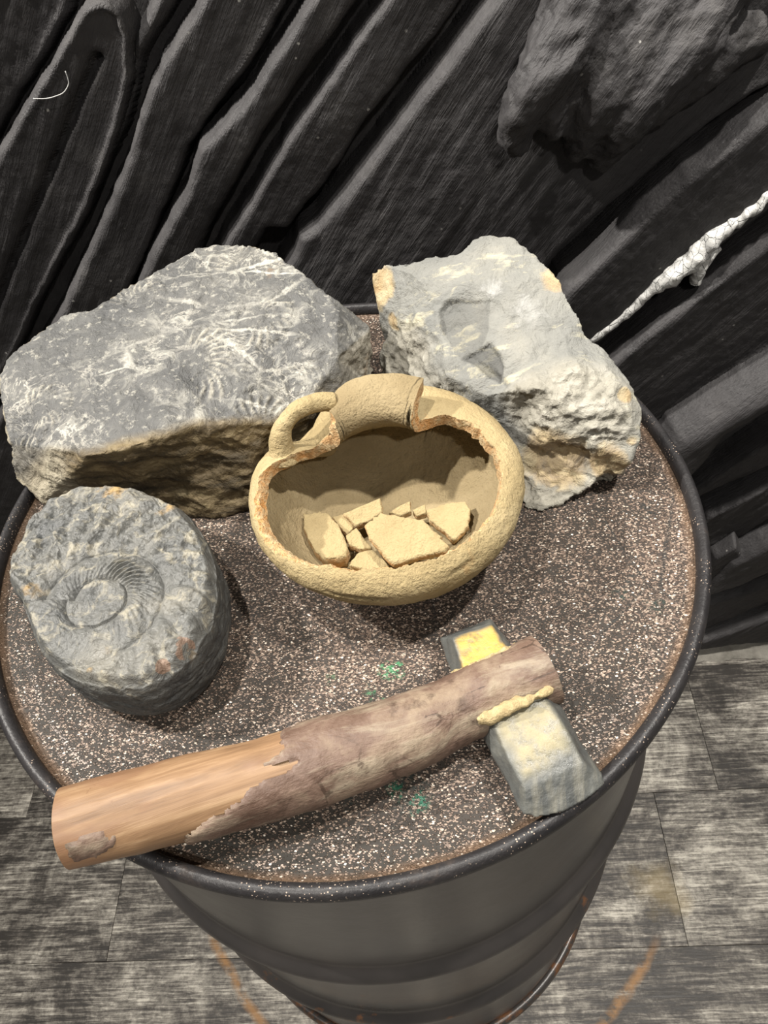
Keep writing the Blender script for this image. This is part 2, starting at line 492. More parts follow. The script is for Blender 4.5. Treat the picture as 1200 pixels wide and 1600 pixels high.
def m_bark():
    g = NG('grey_brown_bark', .6, .35)
    st = g.mapp(scale=(14, 60, 60)); a = g.noise(1, 5, .68, .5, st); b = g.noise(26, 5, .65, .5); c = g.noise(240, 3, .6)
    col = g.ramp(b, [(.3, (.075, .043, .03)), (.5, (.135, .088, .065)), (.7, (.22, .165, .115))])
    col = g.mix(g.ramp(a, [(.5, 0), (.66, .65)]), col, (.30, .255, .185))
    col = g.mix(g.ramp(g.noise(34, 5, .7), [(.60, 0), (.7, .75)]), col, (.045, .026, .018))
    v = g.voro(24, 'DISTANCE_TO_EDGE', co=g.mapp(scale=(1.6, 2.2, 2.2)))
    cr = g.ramp(g.math('ADD', v, g.math('MULTIPLY', g.math('SUBTRACT', b, .5), .35)), [(0, .7), (.012, .5), (.024, 0)])
    cr = g.mix(1.0, cr, g.ramp(g.noise(12, 2), [(.45, 0), (.58, 1)]), 'MULTIPLY')
    col = g.mix(cr, col, (.035, .022, .015))
    n = g.bump(a, .4, .002); n = g.bump(c, .35, .001, n)
    return g.done(col, n, g.ramp(b, [(.3, .45), (.7, .7)]))


def m_endgrain():
    g = NG('sawn_wood_end', .75, .2)
    a = g.noise(60, 4, .6)
    return g.done(g.ramp(a, [(.3, (.25, .14, .07)), (.7, (.46, .31, .17))]), g.bump(a, .3, .001))


def m_stone():
    g = NG('grey_ground_axe_stone', .42, .5)
    a = g.noise(22, 5, .62, .5); b = g.noise(90, 5, .65); st = g.noise(1, 4, .6, .2, g.mapp(scale=(130, 20, 40), rot=(0, 0, -.45)))
    col = g.ramp(a, [(.3, (.045, .048, .048)), (.55, (.085, .088, .082)), (.78, (.17, .17, .15))])
    och = g.mix(1.0, g.attr('ochre'), g.ramp(b, [(.34, .3), (.52, .95)]), 'MULTIPLY')
    col = g.mix(och, col, g.ramp(a, [(.35, (.16, .147, .09)), (.65, (.29, .245, .14))]))
    yel = g.mix(1.0, g.attr('yellow'), g.ramp(b, [(.36, .35), (.5, 1)]), 'MULTIPLY')
    col = g.mix(yel, col, (.40, .265, .055))
    scr = g.mix(1.0, g.attr('scratch'), g.ramp(st, [(.5, 0), (.66, .5)]), 'MULTIPLY')
    col = g.mix(scr, col, (.19, .18, .145))
    n = g.bump(b, .35, .002)
    return g.done(col, n, g.ramp(b, [(.35, .35), (.65, .6)]))


def m_resin():
    g = NG('yellow_tan_putty', .8, .25)
    b = g.noise(120, 4, .65)
    return g.done(g.ramp(b, [(.3, (.25, .185, .095)), (.6, (.40, .315, .17))]), g.bump(b, .7, .0022))


def m_thread():
    g = NG('white_thread', .8, .2); return g.done((.4, .4, .39))


RUST_C = (0.0, 0.0, 0.0); RUST_R = .3; STAIN = tuple(pz(1035, 1390, 0.0))
def _fit_ring():
    P = np.array([pz(x, y, 0)[:2] for x, y in [(341, 1478), (362, 1530), (410, 1598), (1020, 1475), (995, 1530), (945, 1598)]])
    A = np.c_[2 * P, np.ones(len(P))]; s = np.linalg.lstsq(A, (P ** 2).sum(1), rcond=None)[0]
    return (s[0], s[1], 0.0), float(np.sqrt(s[2] + s[0] ** 2 + s[1] ** 2))
RUST_C, RUST_R = _fit_ring()

MAT = dict(wall=m_wall(), silver=m_silver(), floor=m_floor(), drum=m_drum(), rim=m_rim(), lid=m_lid(), slab=m_slab(), pale=m_pale(), ammo=m_ammo(),
           clay=m_clay(), clay_in=m_clay('inner_grey_tan_clay', inner=True), clay_br=m_clay('broken_orange_clay', broken=True),
           wood=m_wood(), bark=m_bark(), end=m_endgrain(), stone=m_stone(), resin=m_resin(), thread=m_thread())

# ------------------------------------------------------------------ floor of separate planks
WALL_Y = 0.39


def box(x0, x1, y0, y1, z0, z1, bev=.001):
    b = bev
    V = [(x0, y0, z0), (x1, y0, z0), (x1, y1, z0), (x0, y1, z0), (x0, y0, z1 - b), (x1, y0, z1 - b), (x1, y1, z1 - b), (x0, y1, z1 - b),
         (x0 + b, y0 + b, z1), (x1 - b, y0 + b, z1), (x1 - b, y1 - b, z1), (x0 + b, y1 - b, z1)]
    F = [(3, 2, 1, 0), (0, 1, 5, 4), (1, 2, 6, 5), (2, 3, 7, 6), (3, 0, 4, 7), (4, 5, 9, 8), (5, 6, 10, 9), (6, 7, 11, 10), (7, 4, 8, 11), (8, 9, 10, 11)]
    return np.array(V), F


V, F = box(-2.2, 2.2, -2.0, WALL_Y + .1, -.03, -.004)
floor = mk('floor', V, F, MAT['drum'], smooth=False); floor['kind'] = 'structure'
BETA = math.radians(2.9)
cbe, sbe = math.cos(BETA), math.sin(BETA)
def uv(p): return p[0] * cbe + p[1] * sbe, -p[0] * sbe + p[1] * cbe
PW = .2335
v0 = uv(pz(1100, 1235, 0))[1]
butts = {0: uv(pz(1115, 1205, 0))[0], -1: uv(pz(1058, 1400, 0))[0], -2: uv(pz(178, 1440, 0))[0] + .4}
vL = uv(pz(178, 1440, 0)); butts[int(math.floor((vL[1] - v0) / PW))] = vL[0] if int(math.floor((vL[1] - v0) / PW)) not in (0, -1) else butts[int(math.floor((vL[1] - v0) / PW))]
if int(math.floor((vL[1] - v0) / PW)) == -1: LEN1 = butts[-1] - vL[0]
else: LEN1 = 1.22
for k in range(-8, 2):
    va, vb = v0 + PW * k, v0 + PW * (k + 1)
    off = butts.get(k, butts[0] + (.43 * k) % 1.22); LEN = LEN1 if k == -1 else 1.22
    for j in range(-3, 3):
        a, b = off + LEN * j, off + LEN * (j + 1)
        if b < -2.0 or a > 2.0: continue
        V, F = box(-(b - a) / 2 + .0003, (b - a) / 2 - .0003, -PW / 2 + .0003, PW / 2 - .0003, -.004, 0.0, .0004)
        cu, cv = (a + b) / 2, (va + vb) / 2
        o = mk('plank', V, F, MAT['floor'], parent=floor, smooth=False)
        o.location = (cu * cbe - cv * sbe, cu * sbe + cv * cbe, 0); o.rotation_euler = (0, 0, BETA)

# ------------------------------------------------------------------ wall of carved boards
V, F = box(-2.2, 2.2, WALL_Y + .004, WALL_Y + .12, 0.0, 2.4, .002)
wall = mk('wall_back', V, F, MAT['wall'], smooth=False); wall['kind'] = 'structure'


def poly_sdf(Q, P):
    """signed distance (positive inside) of points Q (n,2) to polygon P"""
    d = np.full(len(Q), 1e9); ins = np.zeros(len(Q), bool)
    n = len(P)
    for i in range(n):
        a, b = P[i], P[(i + 1) % n]
        e = b - a; w = Q - a
        t = np.clip((w @ e) / max(e @ e, 1e-12), 0, 1)
        d = np.minimum(d, np.linalg.norm(w - t[:, None] * e, axis=1))
        c = (a[1] > Q[:, 1]) != (b[1] > Q[:, 1])
        if abs(b[1] - a[1]) > 1e-12:
            ins ^= c & (Q[:, 0] < (b[0] - a[0]) * (Q[:, 1] - a[1]) / (b[1] - a[1]) + a[0])
    return np.where(ins, d, -d)


_bn = [0]


def board(pix, thick, edge=.010, step=.0030, name='carved_board', wob=.004, tilt=(0, 0), rough=1.0, grooves=(), step_k=.20):
    """one carved board of the wall: a rounded relief slab standing proud of the wall; outline at real wall coordinates"""
    Yf = WALL_Y - thick * .6
    ext = []
    for x, y in pix:                                   # the boards run on well past the frame
        if y < -120: x, y = x + (300 if x < 1300 else 700), y - 450
        elif x < -60: x, y = x - 330, y + 420
        elif x > 1390: x, y = x + 380, y - 170
        ext.append((x, y))
    P = np.array([py(x, y, Yf)[[0, 2]] for x, y in ext])
    lo = P.min(0) - .008; hi = P.max(0) + .008
    nx = int((hi[0] - lo[0]) / step) + 2; nz = int((hi[1] - lo[1]) / step) + 2
    X, Z = np.meshgrid(lo[0] + step * np.arange(nx), lo[1] + step * np.arange(nz), indexing='ij')
    Q = np.c_[X.ravel(), Z.ravel()]
    _bn[0] += 1; off = 5.3 * _bn[0]
    Q3 = np.c_[Q[:, 0], np.full(len(Q), off), Q[:, 1]]
    d = poly_sdf(Q, P) + wob * (.7 * fbm(Q3, 14, 3) + .35 * fbm(Q3, 70, 3))
    t = np.clip(d / edge, 0, 1)
    prof = np.sqrt(np.clip(1 - (1 - t) ** 2, 0, 1))
    prof = np.where(d < 0, d / .004, prof)
    h = thick * np.clip(prof, -.35, 1)
    ctr = P.mean(0)
    h -= np.clip(t, 0, 1) * step_k * ((Q[:, 0] - ctr[0]) * .82 - (Q[:, 1] - ctr[1]) * .57)
    h += np.clip(t, 0, 1) * (tilt[0] * (Q[:, 0] - ctr[0]) + tilt[1] * (Q[:, 1] - ctr[1]))
    # long-grain undulation along the board
    a = math.radians(55); u = Q[:, 0] * math.cos(a) + Q[:, 1] * math.sin(a); v = -Q[:, 0] * math.sin(a) + Q[:, 1] * math.cos(a)
    h += np.clip(t, 0, 1) * rough * (.0022 * fbm(np.c_[u * 6, v * 16, 0 * u + off], 1, 4) + .0016 * fbm(np.c_[u * 16, v * 90, 0 * u + off], 1, 3) + .0005 * fbm(Q3, 90, 2))
    for gp, gw, gd in grooves:
        G = np.array([py(x, y, Yf)[[0, 2]] for x, y in gp]); dg = np.full(len(Q), 1e9)
        for i in range(len(G) - 1):
            e = G[i + 1] - G[i]; w = Q - G[i]; tt = np.clip((w @ e) / (e @ e), 0, 1)
            dg = np.minimum(dg, np.linalg.norm(w - tt[:, None] * e, axis=1))
        dg = dg + .002 * fbm(Q3, 50, 3)
        h -= gd * np.exp(-np.clip(dg, 0, 1) ** 2 / gw ** 2)
    keep = d > -.005
    idx = -np.ones(len(Q), int); idx[keep] = np.arange(keep.sum())
    V = np.c_[Q[:, 0], WALL_Y - h, Q[:, 1]][keep]
    f = grid_faces(nx, nz); fk = keep[f].all(1); F = idx[f[fk]][:, ::-1]
    c3 = np.array([ctr[0], WALL_Y, ctr[1]])
    # front faces point towards -y
    return mk(name, V, F[:, ::-1] if False else F, MAT['wall'], parent=wall, origin=c3)


# outlines traced on the wall's own plane, running on past the frame
board([(-160, -160), (130, -160), (118, -30), (112, 20), (70, 90), (30, 150), (-10, 225), (-160, 420)], .020, rough=2.2)
board([(128, 4), (160, -8), (192, 12), (206, 60), (206, 130), (190, 200), (165, 270), (140, 330), (105, 395), (60, 480), (20, 570), (-80, 800), (-160, 900), (-160, 520), (-60, 330), (0, 225), (50, 140), (95, 60)], .046, .011,
      grooves=[([(150, 90), (120, 160), (104, 200), (60, 310), (20, 410), (-20, 520)], .0036, .015)])
board([(225, -160), (330, -160), (262, 30), (225, 90), (206, 180), (180, 240), (165, 240), (207, 130), (207, 60)], .018, rough=2)
board([(340, -160), (600, -200), (455, -5), (425, 50), (392, 105), (345, 165), (300, 228), (272, 300), (250, 350), (212, 440), (130, 620), (40, 800), (-60, 1000), (-140, 900), (40, 570), (95, 470), (128, 400), (170, 310), (190, 255), (205, 215), (218, 165), (250, 90), (275, 45), (300, 10)], .042, .010)
board([(590, -180), (690, -180), (560, 2), (520, 60), (478, 115), (440, 172), (400, 235), (365, 300), (335, 350), (310, 410), (260, 540), (180, 700), (130, 660), (200, 480), (218, 425), (240, 370), (262, 325), (290, 280), (310, 215), (352, 175), (395, 125), (425, 75), (455, 30), (490, -30)], .046, .010)
board([(700, -180), (860, -180), (722, 0), (690, 50), (645, 100), (607, 150), (570, 195), (540, 245), (500, 300), (470, 335), (455, 355), (425, 352), (405, 385), (350, 480), (300, 520), (320, 420), (345, 365), (385, 300), (418, 245), (450, 195), (480, 150), (515, 100), (548, 50), (590, -5), (640, -90)], .042, .010)
board([(880, -190), (1700, -190), (1420, 30), (1300, 90), (1180, 150), (1105, 200), (1020, 270), (940, 335), (885, 385), (830, 450), (700, 640), (480, 640), (380, 560), (410, 440), (452, 372), (462, 345), (490, 330), (540, 270), (585, 212), (620, 165), (655, 118), (695, 70), (735, 12), (800, -70)], .036, .014, wob=.003, step_k=.09)
board([(1420, 40), (1420, 200), (1300, 270), (1215, 318), (1140, 375), (1085, 415), (1000, 478), (930, 540), (820, 640), (760, 620), (870, 425), (920, 380), (990, 310), (1060, 245), (1130, 195), (1200, 140), (1300, 90)], .040, .014, wob=.003)
board([(1420, 215), (1420, 450), (1210, 545), (1130, 590), (1060, 640), (1000, 700), (900, 800), (780, 760), (850, 650), (935, 548), (1010, 486), (1090, 424), (1145, 384), (1220, 328), (1300, 282)], .034, .012, wob=.002)
board([(1420, 460), (1420, 560), (1215, 630), (1145, 668), (1110, 715), (1085, 740), (1000, 830), (900, 860), (980, 740), (1040, 655), (1120, 605), (1210, 553)], .070, .036, step_k=.12)
board([(1420, 590), (1420, 650), (1215, 716), (1165, 740), (1100, 765), (1020, 850), (960, 850), (1060, 755), (1120, 718), (1210, 655)], .026, .012, rough=2.5)
board([(1420, 655), (1420, 740), (1215, 800), (1140, 845), (1105, 905), (1000, 930), (1020, 860), (1090, 780), (1130, 762), (1215, 722)], .034, .014, rough=2.8)
board([(1420, 770), (1420, 830), (1215, 880), (1160, 905), (1115, 915), (1050, 960), (1060, 930), (1122, 850), (1215, 808)], .050, .022, rough=1.5)
board([(1420, 850), (1420, 895), (1215, 932), (1110, 975), (1030, 985), (1080, 930), (1140, 912), (1215, 890)], .024, .012, rough=3)
board([(1420, 912), (1420, 1010), (1210, 1004), (1080, 1004), (960, 1010), (1030, 985), (1100, 978), (1215, 945)], .030, .014, rough=2)
# broken board end standing proud beside the drum
board([(1128, 838), (1148, 826), (1160, 850), (1148, 872), (1120, 885), (1105, 905), (1095, 880), (1105, 850)], .058, .008, rough=1)

# gnarled knot: lumps fused into one surface
def gnarl():
    def P(x, y, h): return py(x, y, WALL_Y - h)
    V = []; F = []
    def add(path, rad, n=14):
        v, f = tube(path, rad, n); b = len(V); V.extend(v.tolist()); F.extend([[i + b for i in q] for q in f])
    def pth(*a): return catmull(np.array([P(*q) for q in a]), 26)
    def rr(*a): return np.interp(np.linspace(0, 1, 26), np.linspace(0, 1, len(a)), a)
    add(pth((800, 212, .062), (812, 170, .070), (850, 110, .062), (893, 40, .044), (930, -60, .025), (980, -160, .01)), rr(.014, .020, .029, .036, .04, .04))
    add(pth((812, 232, .052), (804, 205, .060), (830, 150, .055)), rr(.013, .017, .018))
    add(pth((866, 215, .056), (862, 180, .060), (880, 120, .052), (930, 40, .038), (990, -60, .02)), rr(.009, .014, .022, .032, .034))
    add(pth((905, 238, .040), (915, 195, .050), (945, 140, .052), (985, 60, .040), (1060, -40, .02)), rr(.014, .022, .028, .034, .034))
    add(pth((930, 255, .034), (975, 185, .050), (1030, 110, .046), (1090, 40, .034), (1150, -60, .02)), rr(.012, .024, .028, .032, .03))
    add(pth((975, 225, .030), (1040, 165, .034), (1100, 110, .030), (1190, 40, .022)), rr(.008, .014, .018, .022))
    add(pth((870, 90, .030), (960, 60, .026), (1060, 0, .02)), rr(.036, .044, .04))
    add(pth((985, 75, .058), (965, 110, .060), (1000, 50, .05)), rr(.012, .014, .016))
    V2, N2, F2 = remesh(np.array(V), F, .0032, 5)
    Q = V2 * np.array([1, 1, 1])
    a = math.radians(55); u = Q[:, 0] * math.cos(a) + Q[:, 2] * math.sin(a); v = -Q[:, 0] * math.sin(a) + Q[:, 2] * math.cos(a)
    dsp = .007 * fbm(np.c_[u * 9, v * 26, Q[:, 1] * 20], 1, 4) - .010 * sstep(.25, .6, fbm(np.c_[u * 14, v * 34, Q[:, 1] * 8], 1, 2, off=7)) + .003 * fbm(np.c_[u * 20, v * 100, Q[:, 1] * 60], 1, 3) + .0022 * fbm(Q, 110, 2)
    V2 = V2 + N2 * dsp[:, None]
    mk('knot', V2, F2, MAT['wall'], parent=wall, origin=V2.mean(0))


gnarl()

# silver painted seam, twisted like a cord, with a fork
def seam(pix, rads, name, twist=True):
    pts = catmull(np.array([py(x, y, WALL_Y - .034) for x, y in pix]), 130)
    n = 14; m = len(pts)
    rad = np.interp(np.linspace(0, 1, m), np.linspace(0, 1, len(rads)), rads)
    v, f = tube(pts, rad, n, squash=.8)
    s = np.repeat(np.linspace(0, np.linalg.norm(np.diff(pts, axis=0), axis=1).sum(), m), n); th = np.tile(np.linspace(0, 2 * np.pi, n, endpoint=False), m)
    ctr = np.repeat(pts, n, 0); dv = v[:m * n] - ctr
    k = 1 + (.22 * np.cos(2 * th - s * 330) if twist else 0) + .35 * fbm(v[:m * n], 90, 3)
    v[:m * n] = ctr + dv * k[:, None]
    mk(name, v, f, MAT['silver'], parent=wall, origin=pts.mean(0))


seam([(1300, 225), (1225, 285), (1195, 310), (1165, 335), (1140, 350)], [.008, .0075, .007, .0085], 'silver_seam')
seam([(1150, 343), (1118, 365), (1095, 385), (1078, 405), (1060, 418), (1020, 447), (985, 480), (950, 508), (915, 535), (880, 570)], [.007, .015, .017, .017, .010, .0085, .009, .0085, .0075, .007], 'silver_seam', False)
seam([(1125, 385), (1105, 398), (1093, 418), (1086, 440)], [.005, .010, .010, .008], 'silver_seam', False)

# plaster foot that spreads onto the floor
n = 240; xs = np.linspace(-1.6, 1.8, n); prof = np.linspace(0, 1, 14)
VV = []
for x in xs:
    q = np.c_[np.full(14, x), np.full(14, 0.0), prof]
    w = .050 + .014 * perlin(np.array([[x * 9, .3, .7]]))[0] + .006 * perlin(np.array([[x * 40, 2.3, .7]]))[0]
    for p in prof:
        VV.append((x, WALL_Y + .004 - (w * (1 - p) ** 1.0), .001 + .034 * p ** 1.7))
VV = np.array(VV); VV[:, 2] = np.maximum(VV[:, 2] + .004 * fbm(VV, 45, 3) * np.tile(np.sin(prof * np.pi), n), .0008)
def m_foot():
    g = NG('dusty_grey_plaster', .85, .2); b = g.noise(30, 5, .65)
    return g.done(g.ramp(b, [(.3, (.10, .093, .08)), (.7, (.25, .235, .205))]), g.bump(b, .5, .003))
ft = mk('trim_1', VV, grid_faces(n, 14, flip=False), m_foot()); ft['kind'] = 'structure'

# thread stuck on the wall
pts = catmull(np.array([py(x, y, WALL_Y - .052) for x, y in [(102, 111), (106, 122), (107, 132), (100, 144), (88, 150), (72, 154), (52, 154)]]), 30)
V, F = tube(pts, .0005, 8)
tag(mk('thread', V, F, MAT['thread'], origin=pts[0]), 'thin curved white thread stuck on the dark carved board upper left', 'thread')

# ------------------------------------------------------------------ oil drum
R = .292
drum = thing('oil_drum', 'black steel oil drum with a copper-speckled top, standing on the plank floor', 'barrel', (0, 0, 0))


def hoop(z, w=.020, h=.012):
    return [(R - .012 + h * (1 + math.cos(t)) / 2, z + w * t / math.pi) for t in np.linspace(-math.pi, math.pi, 17)]


prof = [(R - .012, .012), (R - .012, .02)] + [(R - .012, z) for z in np.linspace(.05, .27, 8)] + hoop(.309) + [(R - .012, z) for z in np.linspace(.345, .545, 8)] + hoop(.582) + [(R - .012, z) for z in np.linspace(.62, .84, 8)] + [(R - .011, .856), (R - .009, .862)]
V, F = revolve(prof, 160)
rust = sstep(.10, .0, V[:, 2]) + .35 * sstep(.03, .0, np.abs(V[:, 2] - .309)) + .1
mk('drum_body', V, F, MAT['drum'], parent=drum, attrs={'rust': rust})
t = np.linspace(0, 2 * np.pi, 20, endpoint=False)
rp = np.array([(R - .0055 + .0055 * math.cos(a), .8715 + .0082 * math.sin(a)) for a in t])
V, F = revolve(rp, 200); F = np.vstack([F, np.array([[i * 20 + 19, ((i + 1) % 200) * 20 + 19, ((i + 1) % 200) * 20, i * 20] for i in range(200)])])
V = V * (1 + .0022 * fbm(V, 9, 2)[:, None] * np.array([1, 1, 0]))
mk('top_rim', V, F, MAT['rim'], parent=drum)
rp2 = np.array([(R - .0075 + .0075 * math.cos(a), .0098 + .0095 * math.sin(a)) for a in t])
V, F = revolve(rp2, 160); F = np.vstack([F, np.array([[i * 20 + 19, ((i + 1) % 160) * 20 + 19, ((i + 1) % 160) * 20, i * 20] for i in range(160)])])
mk('bottom_rim', V, F, MAT['drum'], parent=drum, attrs={'rust': np.full(len(V), .72)})
rr = np.concatenate([np.linspace(.0005, .255, 60), np.linspace(.259, .270, 6), [.275, .279, .282, .285]])
zz = np.where(rr < .262, LID, LID - .0008); zz[-4:] = [LID - .0012, LID - .0005, LID + .002, LID + .008]
V, F = revolve(np.c_[rr, zz], 160)
edge = sstep(.262, .281, np.hypot(V[:, 0], V[:, 1]))
lidm = mk('lid', V, F, MAT['lid'], parent=drum, origin=(0, 0, LID), attrs={'edge': edge})

# ------------------------------------------------------------------ rocks
def floor_z(x, y):
    r = np.hypot(x, y); return LID + .0006 + .0128 * sstep(.254, .266, r)


def rock(outline, inner, edges, voxel, shrink=.92, smooth_it=4):
    pts = list(outline) + list(inner)
    P3 = np.array([pz(*p) for p in pts]); K = len(outline)
    P2 = [Vector((p[0], -p[1])) for p in pts]
    out = delaunay_2d_cdt(P2, edges, [list(range(K))], 1, 1e-4)
    assert len(out[0]) == len(pts), ('cdt', len(out[0]), len(pts))
    om = [o[0] for o in out[3]]
    tris = [[om[i] for i in f] for f in out[2]]
    c = P3[:K].mean(0)
    bot = P3[:K].copy(); bot[:, :2] = c[:2] + (bot[:, :2] - c[:2]) * shrink
    bot[:, 2] = floor_z(bot[:, 0], bot[:, 1])
    mid = P3[:K].copy(); mid[:, :2] = c[:2] + (mid[:, :2] - c[:2]) * (1 + (shrink - 1) * .25)
    mid[:, 2] = .5 * (P3[:K, 2] + bot[:, 2])
    n = len(pts)
    V = np.vstack([P3, mid, bot, [[c[0], c[1], LID + .0006]]])
    F = [tuple(t) for t in tris]
    for i in range(K):
        j = (i + 1) % K
        F += [(i, j, n + j), (i, n + j, n + i), (n + i, n + j, n + K + j), (n + i, n + K + j, n + K + i), (n + K + i, n + K + j, n + 2 * K)]
    return remesh(V, F, voxel, smooth_it)


def settle(V):
    V[:, 2] = np.maximum(V[:, 2], floor_z(V[:, 0], V[:, 1])); return V


def near(V, p, r0, r1, sc=(1, 1, 1)):
    d = np.linalg.norm((V - np.asarray(p)) * np.asarray(sc), axis=1); return sstep(r1, r0, d)


# --- slab with ammonite prints (left)
o1 = [(0, 585, .945), (14, 556, .95), (60, 520, .953), (100, 491, .957), (142, 486, .96), (190, 456, .965), (236, 428, .97), (288, 398, .975), (312, 384, .976), (350, 380, .977), (400, 383, .977), (432, 395, .976),
      (470, 424, .973), (512, 460, .968), (548, 487, .955), (577, 512, .94), (582, 545, .92), (576, 592, .895), (575, 628, .872), (540, 655, .870), (470, 715, .870), (405, 797, .869), (328, 812, .869), (250, 800, .870), (150, 790, .874), (66, 783, .884), (24, 745, .892), (16, 690, .925), (2, 640, .938)]
i1 = [(135, 712, .951), (190, 703, .957), (250, 682, .959), (300, 666, .956), (360, 664, .949), (424, 662, .938), (478, 637, .931), (540, 605, .926), (528, 560, .950), (528, 490, .966),
      (60, 640, .950), (80, 700, .945), (280, 560, .966), (400, 520, .968), (380, 440, .974), (180, 560, .961), (300, 740, .912), (392, 735, .906)]
e1 = [(29, 30), (30, 31), (31, 32), (32, 33), (33, 34), (34, 35), (35, 36), (36, 37), (37, 38), (39, 40), (40, 29)]
V, N, F = rock(o1, i1, e1, .0018, .93, 2)
front = np.array([pz(*p)[:2] for p in [(-60, 700, .945), (20, 700, .945), (135, 712, .951), (250, 682, .959), (300, 666, .956), (360, 664, .949), (424, 662, .938), (478, 637, .931), (540, 605, .926), (600, 580, .92)]])
yr = np.interp(V[:, 0], front[:, 0], front[:, 1])
top = sstep(-.002, .012, V[:, 1] - yr) * sstep(.1, .45, N[:, 2])
d1 = .0040 * fbm(V, 16, 4) + .0016 * fbm(V, 70, 3)
lay = ridged((V + np.c_[0 * V[:, 0], 0 * V[:, 0], .25 * V[:, 0]]) * np.array([1, 1, 2.0]), 24, 5, .6)
d1 = d1 * (.45 + .55 * (1 - top)) + (1 - top) * (.0055 * (lay - .5)) + top * (.0016 * (ridged(V * np.array([1, 1.5, 1]), 30, 3) - .5))
rib = np.zeros(len(V))
for (cx, cy, rad, nr, a0, a1) in [(392, 425, .034, 26, -.3, 3.4), (398, 500, .036, 24, -1.7, 1.4), (300, 565, .046, 26, -1.2, 1.8), (415, 632, .034, 24, .2, 3.0), (48, 618, .030, 22, -2.5, 2.5), (215, 470, .028, 22, .4, 3.2)]:
    c = pz(cx, cy, .965); dx, dy = V[:, 0] - c[0], V[:, 1] - c[1]
    r = np.hypot(dx, dy); th = np.arctan2(dy, dx)
    wv = np.cos(nr * (th + 9.0 * r / rad * .07) + 2.0 * fbm(V, 30, 2))
    win = sstep(.28 * rad, .42 * rad, r) * sstep(1.05 * rad, .85 * rad, r) * top
    dth = (th - (a0 + a1) / 2 + np.pi) % (2 * np.pi) - np.pi
    win = win * sstep((a1 - a0) / 2 + .25, (a1 - a0) / 2 - .1, np.abs(dth))
    d1 += win * .0009 * wv - .0012 * top * np.exp(-((r - .36 * rad) / (.06 * rad)) ** 2) - .001 * top * np.exp(-((r - 1.05 * rad) / (.07 * rad)) ** 2)
    rib = np.maximum(rib, win * sstep(.15, .9, wv) * sstep(-.25, .35, fbm(V, 55, 3)))
d1 += .0011 * fbm(V * np.array([1, 1.7, 1]), 130, 3) + top * .0011 * (ridged(V, 55, 4, .6) - .45)
V = settle(V + N * d1[:, None])
side = sstep(.0, -.03, V[:, 0]) * (1 - top) * sstep(-.30, .05, N[:, 2] * 0 + (V[:, 0] + .235))
pale = (1 - top) * sstep(-.205, -.235, V[:, 0]) + .45 * (1 - top) * sstep(-.01, .01, V[:, 0])
og = np.array([-.12, .12, LID])
tag(mk('fossil_slab', V, F, MAT['slab'], origin=og, attrs={'side': side, 'pale': np.clip(pale, 0, 1), 'rib': rib}),
    'large grey slab printed with ribbed ammonites, resting at the back left of the drum top', 'rock')

# --- pale broken rock (right)
o2 = [(581, 428, .965), (600, 412, .972), (650, 405, .98), (722, 392, .987), (742, 376, .990), (766, 366, .991), (800, 373, .991), (840, 400, .987), (866, 425, .982), (886, 456, .976), (905, 492, .968), (918, 523, .958), (946, 545, .952),
      (972, 575, .947), (992, 612, .938), (1004, 642, .927), (999, 682, .918), (986, 720, .906), (952, 731, .894), (925, 758, .881), (880, 787, .871), (848, 799, .869), (824, 797, .869), (790, 742, .869), (700, 668, .869), (622, 628, .869), (596, 590, .885), (591, 548, .905), (606, 512, .925), (588, 470, .945)]
i2 = [(624, 500, .945), (690, 530, .952), (700, 588, .936), (758, 618, .934), (828, 572, .952), (866, 545, .958), (905, 535, .958), (640, 560, .915), (690, 640, .893), (752, 655, .899),
      (845, 605, .955), (905, 582, .957), (955, 598, .951), (972, 648, .937), (915, 692, .918), (858, 690, .915), (800, 655, .914), (905, 713, .897), (855, 712, .893), (812, 700, .893), (850, 752, .880),
      (660, 440, .976), (760, 440, .980), (840, 470, .975), (760, 540, .956), (640, 425, .978), (940, 700, .914), (900, 650, .94), (930, 722, .897)]
e2 = [(30, 31), (31, 32), (32, 33), (33, 34), (34, 35), (35, 36), (34, 40), (40, 41), (41, 42), (42, 43), (43, 56), (56, 44), (44, 45), (45, 46), (44, 47), (47, 48), (48, 49)]
V, N, F = rock(o2, i2, e2, .0018, .90, 1)
kn = np.maximum(near(V, pz(905, 640, .94), .030, .052), near(V, pz(845, 640, .935), .02, .04))
low = np.maximum(near(V, pz(650, 570, .905), .03, .055), near(V, pz(700, 640, .89), .03, .05))
low = np.maximum(low, sstep(.905, .885, V[:, 2]))
rough = np.clip(np.maximum(kn, low * .9) + .25 * fbm(V, 25, 3), 0, 1)
d2 = .0045 * fbm(V, 15, 3) + .0012 * fbm(V, 70, 3)
blk = ridged(V * np.array([1, 1, 1.6]), 38, 5, .62)
d2 += .0012 * fbm(V, 140, 3) + .002 * (ridged(V * np.array([1.6, 1, 1]), 20, 4, .55) - .45)
d2 += rough * (.0075 * (blk - .55) + .002 * fbm(V, 130, 2))
